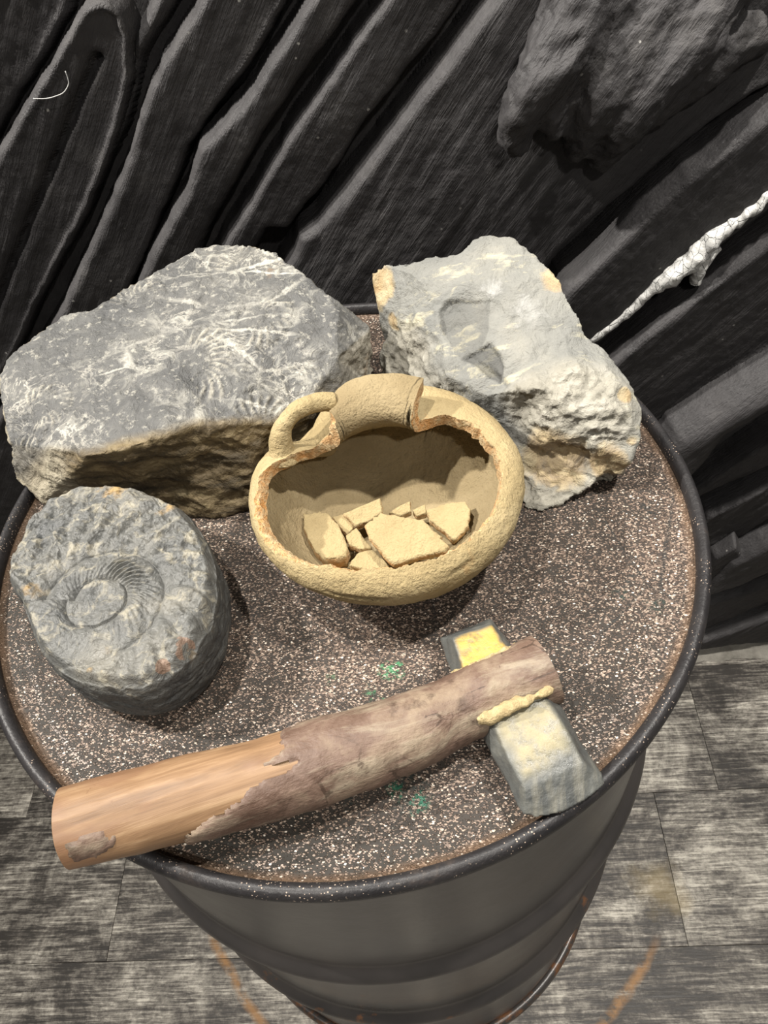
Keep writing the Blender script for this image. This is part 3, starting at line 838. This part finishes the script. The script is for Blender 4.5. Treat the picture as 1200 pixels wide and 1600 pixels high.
# conchoidal scars on the grey face
for (cx, cy, z, rad, dep) in [(735, 505, .962, .030, .0045), (690, 505, .955, .022, .003), (850, 480, .974, .03, .003), (700, 440, .976, .035, .003)]:
    c = pz(cx, cy, z); r = np.linalg.norm(V - c, axis=1) + .006 * fbm(V, 40, 2)
    d2 -= dep * np.clip(1 - (r / rad) ** 2, 0, 1) ** .6
def facet(px, z, dep, gx, gy):
    global d2
    A_ = np.array([pz(x, y, z)[:2] for x, y in px]); sd_ = poly_sdf(V[:, :2], A_) + .0012 * fbm(V, 90, 2); c_ = A_.mean(0)
    k_ = sstep(0, .0022, sd_) * sstep(-.03, -.01, V[:, 2] - z + .0)
    d2 = d2 - k_ * (dep + gx * (V[:, 0] - c_[0]) + gy * (V[:, 1] - c_[1])); return k_
f1 = facet([(715, 548), (740, 545), (765, 539), (778, 548), (790, 566), (783, 582), (760, 572), (735, 556)], .954, .0032, .03, .09)
f2 = facet([(684, 486), (700, 478), (735, 480), (768, 484), (764, 515), (752, 536), (722, 545), (700, 522), (688, 505)], .962, .0022, -.05, .09)
f3 = facet([(690, 588), (700, 548), (735, 560), (780, 585), (800, 600), (760, 615)], .944, .0012, .10, .02)
V = settle(V + N * d2[:, None])
ochre = np.maximum.reduce([near(V, pz(600, 450, .95), .014, .028), .9 * near(V, pz(622, 500, .935), .006, .014), near(V, pz(870, 712, .897), .020, .042) * .75, near(V, pz(950, 718, .90), .012, .025) * .8,
                           .8 * near(V, pz(868, 440, .978), .006, .022), .9 * near(V, pz(978, 618, .942), .004, .010), .7 * near(V, pz(985, 690, .915), .003, .010), .5 * near(V, pz(820, 740, .885), .012, .03)])
dark = np.maximum.reduce([1.0 * f1, .45 * f2, .15 * f3])  # triangular facet's shade is painted in; its two neighbours are darker too
frost = np.maximum(.34 * near(V, pz(832, 480, .974), .004, .034), .4 * near(V, pz(765, 445, .98), .004, .02))
og = np.array([.13, .11, LID])
tag(mk('quartz_rock', V, F, MAT['pale'], origin=og, attrs={'rough': rough, 'ochre': ochre, 'dark': dark, 'frost': frost}),
    'pale grey and white angular rock with rusty stains, back right on the drum', 'rock')

# ------------------------------------------------------------------ ammonite disc
tp = [(165, 752), (215, 756), (260, 775), (298, 808), (322, 850), (334, 900), (330, 950), (314, 992), (290, 1026), (255, 1050), (205, 1068), (150, 1063), (100, 1046), (62, 1010), (40, 965), (28, 925), (8, 900), (10, 872), (20, 845), (38, 808), (72, 774), (115, 757)]
TZ = .931
T = np.array([pz(x, y, TZ)[:2] for x, y in tp]); c0 = T.mean(0)
ang = np.arctan2(T[:, 1] - c0[1], T[:, 0] - c0[0]); rad = np.hypot(*(T - c0).T); o = np.argsort(ang)
nth, nr = 520, 210
th = np.linspace(-np.pi, np.pi, nth, endpoint=False)
rad_o = np.interp(th, np.r_[ang[o][-1] - 2 * np.pi, ang[o], ang[o][0] + 2 * np.pi], np.r_[rad[o][-1], rad[o], rad[o][0]])
kk = np.exp(-(np.arange(-12, 13) / 6.0) ** 2); kk /= kk.sum(); rad_o = np.convolve(np.r_[rad_o[-12:], rad_o, rad_o[:12]], kk, 'valid')
s = np.linspace(0.004, 1, nr)
X = c0[0] + np.cos(th)[:, None] * rad_o[:, None] * s; Y = c0[1] + np.sin(th)[:, None] * rad_o[:, None] * s
cs = pz(152, 938, TZ)[:2]
dx, dy = X - cs[0], Y - cs[1]; r = np.hypot(dx, dy) + 1e-6; a = np.arctan2(dy, dx)
GROW = 2.35
w = np.log(r / .046) / math.log(GROW) + (a - .2) / (2 * np.pi) * .30      # a tight coil: whorl number
fr = w - np.floor(w)
inner_m = (w < 0)
P3 = np.c_[X.ravel(), Y.ravel(), np.full(X.size, TZ)]
nz1 = fbm(P3, 22, 4).reshape(X.shape); nz2 = fbm(P3, 90, 3).reshape(X.shape)
wh = np.sin(np.pi * np.clip(fr, 0, 1)) ** .45
wh = np.where(w < -1, .75 + .25 * wh * sstep(-1.9, -1.0, w), wh)
ribmask_in = sstep(-1.0, -.9, w)
ribn = np.where(inner_m, 46, 24)
ribs = np.cos(ribn * (a + .5 * fr) + 1.6 * nz1)
ribw = np.where(inner_m, .0013 * ribmask_in, .0019) * np.sin(np.pi * np.clip(fr, 0.05, .98)) * sstep(-.55, .25, nz1 + .2 * np.cos(a - .9))
ribw *= np.where(inner_m, .25 + .95 * sstep(.9, .5, np.abs(((a - .75 + np.pi) % (2 * np.pi)) - np.pi)), 1)
Z = TZ - .0045 + .0065 * wh + ribw * ribs + .0045 * nz1 + .0013 * nz2
Z += np.where(w < -1, -.001, 0)
Z -= .010 * sstep(.90, 1.0, s)[None, :] ** 2
Z += .0055 * (ridged(P3, 40, 4, .6).reshape(X.shape) - .5) * (.35 + .65 * sstep(0, .5, w)) + .0009 * fbm(P3, 170, 3).reshape(X.shape)
nside = 50
q = np.linspace(0, 1, nside)[1:]
bulge = 1 + .035 * np.sin(q * np.pi * .9) - .10 * q ** 2.2
edgeZ = Z[:, -1]
SX = c0[0] + np.cos(th)[:, None] * rad_o[:, None] * bulge; SY = c0[1] + np.sin(th)[:, None] * rad_o[:, None] * bulge
SZ = edgeZ[:, None] * (1 - q) + (LID + .0006) * q
Sn = np.c_[SX.ravel(), SY.ravel(), SZ.ravel()]
sd = (.0055 * fbm(Sn * np.array([1, 1, 1.6]), 22, 4) + .002 * (ridged(Sn * np.array([.6, .6, 3]), 50, 3) - .5)).reshape(SX.shape) * np.sin(np.clip(q * 1.02, 0, 1) * np.pi) ** .5
SX += np.cos(th)[:, None] * sd; SY += np.sin(th)[:, None] * sd
AX, AY, AZ = np.concatenate([X, SX], 1), np.concatenate([Y, SY], 1), np.concatenate([Z, SZ], 1)
V = np.c_[AX.ravel(), AY.ravel(), AZ.ravel()]; m = AX.shape[1]
F = grid_faces(nth, m, wrap_n=True)
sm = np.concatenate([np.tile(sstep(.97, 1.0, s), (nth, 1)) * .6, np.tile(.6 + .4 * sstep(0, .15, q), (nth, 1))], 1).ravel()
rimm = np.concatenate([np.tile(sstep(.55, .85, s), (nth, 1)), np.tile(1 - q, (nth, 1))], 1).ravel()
brown = near(V, pz(286, 1014, .928), .006, .011) * sstep(-.5, .0, fbm(V, 60, 2)) * .9
brown = np.maximum(brown, near(V, pz(254, 1042, .928), .003, .007) * .9)
og = np.array([c0[0], c0[1], LID])
Fl = F.tolist(); Fl.append([i * m for i in range(nth)][::-1])
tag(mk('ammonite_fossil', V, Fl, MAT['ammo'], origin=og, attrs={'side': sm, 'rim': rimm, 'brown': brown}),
    'round dark grey fossil ammonite with a coiled ribbed shell, front left on the drum top', 'fossil')

# ------------------------------------------------------------------ broken clay pot
PC = np.array([.045, -.015, LID])
pot = thing('broken_pot', 'broken tan clay pot with a loop handle and an open front, holding sherds', 'pot', PC)
op = catmull(np.array([(.0, .0006), (.03, .001), (.055, .0065), (.077, .0205), (.094, .040), (.1035, .060), (.1015, .073), (.092, .0815), (.079, .0845), (.066, .0857), (.0555, .0866), (.050, .0895), (.0515, .0935), (.0585, .0975), (.066, .0990), (.0715, .0985)]), 150)
tn = np.gradient(op, axis=0); tn /= np.linalg.norm(tn, axis=1)[:, None]; nn = np.c_[tn[:, 1], -tn[:, 0]]
ip = op - nn * .0105
ip[:, 0] = np.maximum(ip[:, 0], .0)
lat = np.concatenate([[0], np.cumsum(np.linalg.norm(np.diff(op, axis=0), axis=1))]); lat /= lat[-1]
def t_of(r, z): return lat[np.argmin((op[:, 0] - r) ** 2 + (op[:, 1] - z) ** 2)]
tb_tab = [(-180, t_of(.0905, .082)), (-165, t_of(.0965, .079)), (-140, t_of(.1015, .072)), (-110, t_of(.095, .081)), (-90, t_of(.092, .082)), (-60, t_of(.093, .082)), (-30, t_of(.0915, .082)), (0, t_of(.086, .083)), (30, t_of(.078, .0846)), (48, t_of(.067, .0856)), (54, t_of(.057, .0865)), (58, t_of(.051, .0905)), (62, t_of(.055, .0955)), (65, 1.0),
          (130, 1.0), (134, t_of(.0645, .0987)), (139, t_of(.053, .0945)), (146, t_of(.050, .0900)), (156, t_of(.057, .0866)), (166, t_of(.070, .0854)), (174, t_of(.082, .0838)), (180, t_of(.0905, .082))]
NT = 420; MT = 110
az = np.linspace(-np.pi, np.pi, NT, endpoint=False)
tb = np.interp(np.degrees(az), [a for a, _ in tb_tab], [b for _, b in tb_tab])
jit = fbm(np.c_[np.cos(az) * 9, np.sin(az) * 9, 0 * az], 1, 4) * .022 + fbm(np.c_[np.cos(az) * 50, np.sin(az) * 50, 0 * az], 1, 2) * .007
tb = np.clip(tb + np.where(tb > .995, 0, jit), 0, 1)
u = np.linspace(0, 1, MT)
def shell(prof, flare=0.0):
    tt = tb[:, None] * u[None, :]
    r = np.interp(tt, lat, prof[:, 0]); z = np.interp(tt, lat, prof[:, 1])
    k = np.exp(-((np.degrees(az) - 141) / 17) ** 2)[:, None] * sstep(.045, .072, z) * sstep(.052, .066, r)
    r = r * (1 - .13 * k); z = z - .014 * k
    return np.stack([np.cos(az)[:, None] * r, np.sin(az)[:, None] * r, z], -1)
tilt = Matrix.Rotation(math.radians(0), 3, 'Y')
Vo, Vi = shell(op), shell(ip)
def lump(A, k):
    f = A.reshape(-1, 3); d = .0022 * fbm(f, 18, 3, off=4) + k * fbm(f, 130, 3); n_ = f - np.array([0, 0, .05]); n_ /= np.linalg.norm(n_, axis=1)[:, None] + 1e-9
    f = f + n_ * d[:, None]; f[:, 2] = np.maximum(f[:, 2], .0004); return f.reshape(A.shape)
Vo, Vi = lump(Vo, .0007), lump(Vi, .0006)
Vi[..., 2] = np.maximum(Vi[..., 2], Vo[..., 2].min() + .004)
edgea = np.tile(sstep(.75, 1.0, u), (NT, 1)).ravel()
gou = Vo.reshape(-1, 3)
crack_o = np.zeros(NT * MT)
for a0, a1, zc, am in [(-112, -84, .064, .55), (-66, -48, .072, .4), (-120, -95, .058, .3)]:
    azd = np.degrees(np.repeat(az, MT)); zz_ = gou[:, 2]
    m_ = sstep(a0, a0 + 6, azd) * sstep(a1, a1 - 6, azd) * sstep(.0022, .0008, np.abs(zz_ - zc - .003 * fbm(gou, 60, 2)))
    crack_o = np.maximum(crack_o, am * m_)
dirv = gou - np.array([0, 0, .05]); dirv /= np.linalg.norm(dirv, axis=1)[:, None] + 1e-9
gou = gou - dirv * (crack_o * .0025)[:, None]
potb = mk('pot_body', gou + PC, grid_faces(NT, MT, wrap_n=True), MAT['clay'], parent=pot, attrs={'edge': edgea, 'crack': crack_o * .7})
# inside wall, with its hairline crack
azd = np.degrees(np.repeat(az, MT)); tt = (tb[:, None] * u[None, :]).ravel()
vi = Vi.reshape(-1, 3)
ck = sstep(.65, .25, np.abs(azd - 68 - 5 * fbm(vi, 40, 3))) * sstep(.38, .46, tt)
vi = vi + np.where(ck > 0, ck, 0)[:, None] * 0.0008 * (vi * np.array([1, 1, 0])) / (np.linalg.norm(vi[:, :2], axis=1)[:, None] + 1e-9)
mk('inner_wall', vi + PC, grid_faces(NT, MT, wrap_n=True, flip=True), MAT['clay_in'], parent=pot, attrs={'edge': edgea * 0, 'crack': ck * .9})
# broken edge joining the two skins
K = 9; w_ = np.linspace(0, 1, K)
E = Vo[:, -1][:, None] * (1 - w_)[None, :, None] + vi.reshape(NT, MT, 3)[:, -1][:, None] * w_[None, :, None]
E[:, 0] = gou.reshape(NT, MT, 3)[:, -1]
ef = E.reshape(-1, 3)
amp = np.tile(np.sin(w_ * np.pi), (NT, 1)).ravel()
onrim = np.repeat(tb > .995, K)
ef = ef + np.c_[0 * amp, 0 * amp, amp * np.where(onrim, .002, .0016 + .0036 * fbm(ef, 150, 4, .65))]
br = mk('broken_edge', ef + PC, grid_faces(NT, K, wrap_n=True), [MAT['clay_br'], MAT['clay']], parent=pot, attrs={'edge': 0 * amp, 'crack': 0 * amp})
fi = np.repeat(tb > .995, K - 1).astype(np.int32); br.data.polygons.foreach_set('material_index', fi)
br['label'] = 'rough orange broken edge'
# loop handle from the rim down to the shoulder
def pol(azd_, r, z): return PC + np.array([math.cos(math.radians(azd_)) * r, math.sin(math.radians(azd_)) * r, z])
hp = catmull(np.array([pz(522, 628, .968), pz(492, 630, .972), pz(463, 641, .974), pz(445, 661, .969), pz(439, 683, .960), pz(440, 700, .951), pz(444, 722, .940)]), 60)
V, F = tube(hp, np.interp(np.linspace(0, 1, 60), [0, .2, .6, 1], [.0078, .0068, .0068, .0125]), 26, squash=.95)
V = V + normals_of(V, np.array([f for f in F if len(f) == 4])) * (.0022 * fbm(V, 45, 3) + .0006 * fbm(V, 170, 2))[:, None]
mk('handle', V, F, MAT['clay'], parent=pot, attrs={'edge': np.full(len(V), .3), 'crack': np.zeros(len(V))})

# ------------------------------------------------------------------ sherds inside the pot
def sherd(pix, z0, gx, gy, thick, label, seed):
    pix = np.array(pix, float); c = pix.mean(0)
    dense = []
    n = len(pix)
    for i in range(n):
        a, b = pix[i], pix[(i + 1) % n]; k = max(2, int(np.linalg.norm(b - a) / 4))
        for j in range(k): dense.append(a + (b - a) * j / k)
    dense = np.array(dense); jr = np.random.RandomState(seed)
    dense = c + (dense - c) * (1 + .022 * jr.normal(size=(len(dense), 1)))
    K_ = len(dense); rings = [1.0, .97, .9, .75, .55, .3, .06]
    V = []; kinds = []
    def pt(p, drop):
        q = pz(p[0], p[1], z0 + gx * (p[0] - c[0]) * 1e-4 + gy * (p[1] - c[1]) * 1e-4); return q - np.array([0, 0, drop])
    for s_ in rings[::-1]:
        for p in dense:
            V.append(pt(c + (p - c) * s_, .0012 if s_ == 1.0 else (.0003 if s_ > .95 else 0)))
    ntop = len(rings)
    for dr, sc in [(.35, 1.015), (.7, 1.0), (1.0, .96)]:
        for p in dense: V.append(pt(c + (p - c) * sc, thick * dr))
    for p in dense: V.append(pt(c + (p - c) * .05, thick))
    V = np.array(V); rows = ntop + 4
    F = []
    mi = []
    for a in range(rows - 1):
        for j in range(K_):
            j2 = (j + 1) % K_
            F.append([a * K_ + j, a * K_ + j2, (a + 1) * K_ + j2, (a + 1) * K_ + j]); mi.append(1 if ntop - 1 <= a <= ntop + 1 else 0)
    V[:, :] += np.c_[0 * V[:, 0], 0 * V[:, 0], .0013 * fbm(V, 40, 3, off=seed) + .0006 * fbm(V, 160, 2)]
    V[ntop * K_:(ntop + 2) * K_, :2] += .001 * np.c_[fbm(V[ntop * K_:(ntop + 2) * K_], 180, 2, off=seed), fbm(V[ntop * K_:(ntop + 2) * K_], 180, 2, off=seed + 9)]
    F.append(list(range(K_))[::-1]); mi.append(0); F.append([(rows - 1) * K_ + j for j in range(K_)]); mi.append(0)
    F = [f[::-1] for f in F]
    og = V.mean(0); og[2] = V[:, 2].min()
    o = mk('pottery_sherd', V, F, [MAT['clay'], MAT['clay_br']], origin=og, attrs={'edge': np.zeros(len(V)), 'crack': np.zeros(len(V))})
    o.data.polygons.foreach_set('material_index', np.array(mi, np.int32))
    return tag(o, label, 'sherd', 'sherds inside the broken pot')


def zp(pts): return [(380 + x / 2.609, 580 + y / 2.609) for x, y in pts]
sherd(zp([(246, 580), (300, 572), (345, 578), (388, 622), (410, 670), (426, 722), (420, 752), (370, 762), (325, 764), (298, 738), (268, 690), (248, 640)]), .903, 0, 0, .016, 'thick blocky tan sherd at the left inside the pot', 1)
sherd(zp([(505, 612), (560, 575), (640, 590), (735, 606), (790, 655), (836, 712), (828, 728), (730, 750), (622, 782), (600, 782), (560, 735), (515, 675), (497, 640)]), .914, .2, -1.0, .007, 'largest sherd in the pot, a broad triangular flake with orange left edge', 2)
sherd(zp([(410, 580), (460, 556), (560, 516), (570, 570), (520, 606), (455, 628)]), .903, 0, -1.6, .007, 'pointed sherd leaning behind the upper left of the largest flake', 3)
sherd(zp([(418, 668), (460, 632), (500, 690), (525, 722), (475, 722), (430, 706)]), .902, 0, -1, .007, 'small sherd tucked under the left edge of the largest flake', 4)
sherd(zp([(430, 790), (470, 736), (525, 726), (585, 778), (598, 800), (520, 812)]), .8985, 0, 0, .006, 'flat sherd at the front of the pot, below the largest flake', 5)
sherd(zp([(745, 565), (820, 540), (905, 528), (926, 560), (918, 630), (860, 690), (805, 640), (760, 606)]), .8985, 1.0, -1.0, .007, 'wide plain sherd at the right inside the pot', 6)
sherd(zp([(595, 575), (640, 546), (680, 528), (684, 568), (640, 588)]), .898, 0, -2, .006, 'small peaked sherd at the back, between pointed sherd and smallest chip', 7)
sherd(zp([(690, 566), (740, 542), (746, 578), (705, 590)]), .896, 0, -2, .006, 'smallest chip at the back of the pot, beside the wide right sherd', 8)
sherd(zp([(362, 592), (410, 580), (452, 632), (424, 664), (398, 640)]), .8965, 0, -1, .006, 'small sherd between the thick block and the pointed sherd', 9)

# ------------------------------------------------------------------ stone axe
axe_path_px = [(104, 1294, .906), (222, 1264, .904), (330, 1237, .902), (440, 1209, .900), (616, 1151, .896), (700, 1115, .8925), (790, 1075, .8925), (852, 1047, .8935)]
AP = catmull(np.array([pz(*p) for p in axe_path_px]), 220)
axe = thing('stone_axe', 'stone axe with grey blade through a bark-covered wooden haft, front of drum top', 'axe', (float(AP[110][0]), float(AP[110][1]), LID))
hr = np.interp(np.linspace(0, 1, 220), [0, .05, .3, .5, .8, .93, 1], [.0238, .0245, .0250, .0245, .0210, .0208, .0222])


def hafted(path, rad, extra, n=72):
    V, F = tube(path, rad, n, caps=False)
    return V, F


n = 72; m = len(AP)
T = np.gradient(AP, axis=0); T /= np.linalg.norm(T, axis=1)[:, None]
A = np.cross(T, [0, 0, 1.0]); A /= np.linalg.norm(A, axis=1)[:, None]; B = np.cross(A, T)
tt = np.linspace(0, 2 * np.pi, n, endpoint=False)
dirs = np.cos(tt)[None, :, None] * A[:, None] + np.sin(tt)[None, :, None] * B[:, None]
base = AP[:, None] + hr[:, None, None] * dirs
lum = fbm(base.reshape(-1, 3), 20, 3).reshape(m, n) * .0022
Lh = np.linalg.norm(np.diff(AP, axis=0), axis=1).sum()
sarr = np.linspace(0, Lh, m)
wood = base + dirs * lum[..., None]
ax_dir = T[110]
# local frame along the haft so that grain follows it
rotz = math.atan2(ax_dir[1], ax_dir[0]); rot = Matrix.Rotation(rotz, 4, 'Z')
def mk_haft(name, V, F, mat):
    og = AP[110]
    R_ = np.array(rot.to_3x3()); Vl = (V - og) @ R_
    o = mk(name, Vl, F, mat, parent=axe)
    o.location = Vector(og) - axe.location; o.rotation_euler = (0, 0, rotz)
    return o
Vw = wood.reshape(-1, 3); Fw = grid_faces(m, n, wrap_m=True).tolist()
mk_haft('haft', Vw, Fw, MAT['wood'])
for end, nm in ((0, 'haft_end'), (m - 1, 'haft_end')):
    rings = []
    for s_ in (1.0, .93, .7, .4, .1):
        q = AP[end] + (wood[end] - AP[end]) * s_ + T[end] * (-1 if end == 0 else 1) * .0022 * (1 - s_ ** 6)
        rings.append(q)
    Vr = np.vstack(rings); Fr = grid_faces(5, n, wrap_m=True, flip=(end == 0)).tolist()
    Fr.append([4 * n + j for j in range(n)])
    mk_haft(nm, Vr, Fr, MAT['end'] if end == 0 else MAT['bark'])
# bark: a ragged thin skin over the right two thirds
ss, ta = np.meshgrid(sarr, tt, indexing='ij')
# boundary: near the upper side the peel runs further right
up = np.sin(ta); fwd_ = np.cos(ta)                     # +cos = towards viewer (A points to the near side)
bx = np.interp(fwd_ - .0 * up, [-1, -.55, -.05, .12, .3, .45, .75, .9, 1], [.150, .140, .135, .118, .150, .118, .105, .080, .070])
bx = np.where(up < -.2, .07, bx)
bx = bx + .010 * fbm(np.c_[ss.ravel() * 0 + 3, np.cos(ta).ravel() * 6, np.sin(ta).ravel() * 6], 1, 4).reshape(ss.shape) + .004 * fbm(np.c_[ss.ravel() * 90, np.cos(ta).ravel() * 9, np.sin(ta).ravel() * 9], 1, 3).reshape(ss.shape)
sd = ss - bx
h = np.where(sd > 0, .0002 + .0017 * np.clip(sd / .0025, 0, 1), -.0012)
bkn = .0011 * fbm((wood.reshape(-1, 3)), 60, 4).reshape(m, n) + .0008 * (ridged(wood.reshape(-1, 3) * 1.0, 45, 3).reshape(m, n) - .5)
# finer sampling for the ragged edge
def skin(sdf, hh, name):
    q = wood + dirs * (hh + np.where(hh > 0, bkn, 0))[..., None]
    keep = sdf > -.004
    f = grid_faces(m, n, wrap_m=True); kf = keep.ravel()[f].all(1); f = f[kf]
    used = np.unique(f); mp = -np.ones(m * n, int); mp[used] = np.arange(len(used))
    return mk_haft(name, q.reshape(-1, 3)[used], mp[f], MAT['bark'])
skin(sd, h, 'bark')
# a leftover scrap of bark near the butt
pc = pz(146, 1316, .915); dd = np.linalg.norm((wood - pc) @ np.array(rot.to_3x3()) * np.array([.62, 1.5, 1]), axis=2) + .004 * fbm(wood.reshape(-1, 3), 120, 3).reshape(m, n)
sd2 = .011 - dd
skin(sd2, np.where(sd2 > 0, .0002 + .0012 * np.clip(sd2 / .002, 0, 1), -.0012), 'bark_scrap')

# axe head: celt with flat face, bevelled flanks and ground edge
face = [(706, 996, .906), (768, 976, .906), (796, 1018, .906), (850, 1088, .905), (885, 1138, .903), (912, 1192, .897), (820, 1234, .897), (796, 1190, .902), (771, 1130, .905), (722, 1042, .906)]
flank = [(686, 996, .890), (766, 966, .890), (806, 1016, .888), (868, 1088, .886), (906, 1155, .886), (944, 1212, .885), (816, 1274, .885), (783, 1205, .886), (748, 1138, .886), (706, 1050, .888)]
edge_px = [(946, 1228, .8835), (914, 1254, .8835), (878, 1271, .8835), (842, 1279, .8835)]
# ring order: flank outline incl. the curved cutting edge between index 5 and 6
rimpts = flank[:6] + edge_px + flank[6:]
fp = np.array([pz(*p) for p in face]); rp_ = np.array([pz(*p) for p in rimpts])
nf, nrm = len(face), len(rimpts)
lowp = rp_.copy(); ctr = rp_.mean(0)
lowp[:, :2] = ctr[:2] + (lowp[:, :2] - ctr[:2]) * .9; lowp[:, 2] = np.maximum(.8705, floor_z(lowp[:, 0], lowp[:, 1]) + .001)
lowp[5:11, 2] = np.maximum(lowp[5:11, 2], .8825)
V = np.vstack([fp, rp_, lowp])
F = [tuple(range(nf))]
mapf = [0, 1, 2, 3, 4, 5, 5, 5, 6, 6, 6, 7, 8, 9]
for i in range(nrm):
    j = (i + 1) % nrm; a, b = mapf[i], mapf[j]
    if a != b: F.append((a, nf + i, nf + j, b))
    else: F.append((a, nf + i, nf + j))
    F.append((nf + i, nf + nrm + i, nf + nrm + j, nf + j))
F.append(tuple(nf + nrm + i for i in range(nrm))[::-1])
bm = bmesh.new()
bv = [bm.verts.new(v) for v in V]
for f in F: bm.faces.new([bv[i] for i in f])
bmesh.ops.triangulate(bm, faces=bm.faces)
V = np.array([v.co[:] for v in bm.verts]); F = [[v.index for v in f.verts] for f in bm.faces]
bm.verts.index_update(); F = [[v.index for v in f.verts] for f in bm.faces]; bm.free()
V, N, F = remesh(V, F, .0013, 5)
V = V + N * (.0011 * fbm(V, 45, 3) + .0005 * fbm(V, 150, 2))[:, None]
fs = sstep(.895, .902, V[:, 2])
fc = np.array([pz(x, y, .904)[:2] for x, y in [(775, 1128), (850, 1092), (884, 1140), (892, 1170), (820, 1212), (800, 1180)]])
sdo = poly_sdf(V[:, :2], fc)
oc = sstep(-.004, .006, sdo + .004 * fbm(V, 60, 2)) * fs
fy = np.array([pz(x, y, .906)[:2] for x, y in [(712, 998), (768, 978), (800, 1020), (722, 1048)]])
ye = sstep(-.002, .003, poly_sdf(V[:, :2], fy) + .002 * fbm(V, 80, 2)) * fs
cb = np.array([pz(x, y, .89)[:2] for x, y in [(800, 1215), (930, 1160), (960, 1240), (840, 1295)]])
scx = sstep(-.006, .004, poly_sdf(V[:, :2], cb))
og = AP[190].copy()
hd = mk('axe_head', V, F, MAT['stone'], parent=axe, origin=og, attrs={'ochre': oc, 'yellow': ye, 'scratch': np.maximum(scx, .25)})

# putty packed into the joint
def putty(px, rads):
    pts = catmull(np.array([pz(*p) for p in px]), 60)
    rd = np.interp(np.linspace(0, 1, 60), np.linspace(0, 1, len(rads)), rads)
    v, f = tube(pts, rd, 16)
    v = v + normals_of(v, np.array([q for q in f if len(q) == 4])) * (.0036 * fbm(v, 75, 3) + .0022 * fbm(v, 190, 3))[:, None]
    mk('putty', v, f, MAT['resin'], parent=axe, origin=pts[30])
putty([(742, 1136, .893), (760, 1123, .905), (790, 1108, .910), (820, 1096, .910), (850, 1083, .909), (868, 1074, .903), (872, 1080, .893)], [.0016, .0046, .0040, .0026, .0026, .0024, .002])
putty([(706, 1052, .893), (722, 1046, .905), (760, 1030, .908), (798, 1012, .905), (806, 1006, .893)], [.0012, .0014, .0012, .0012, .001])
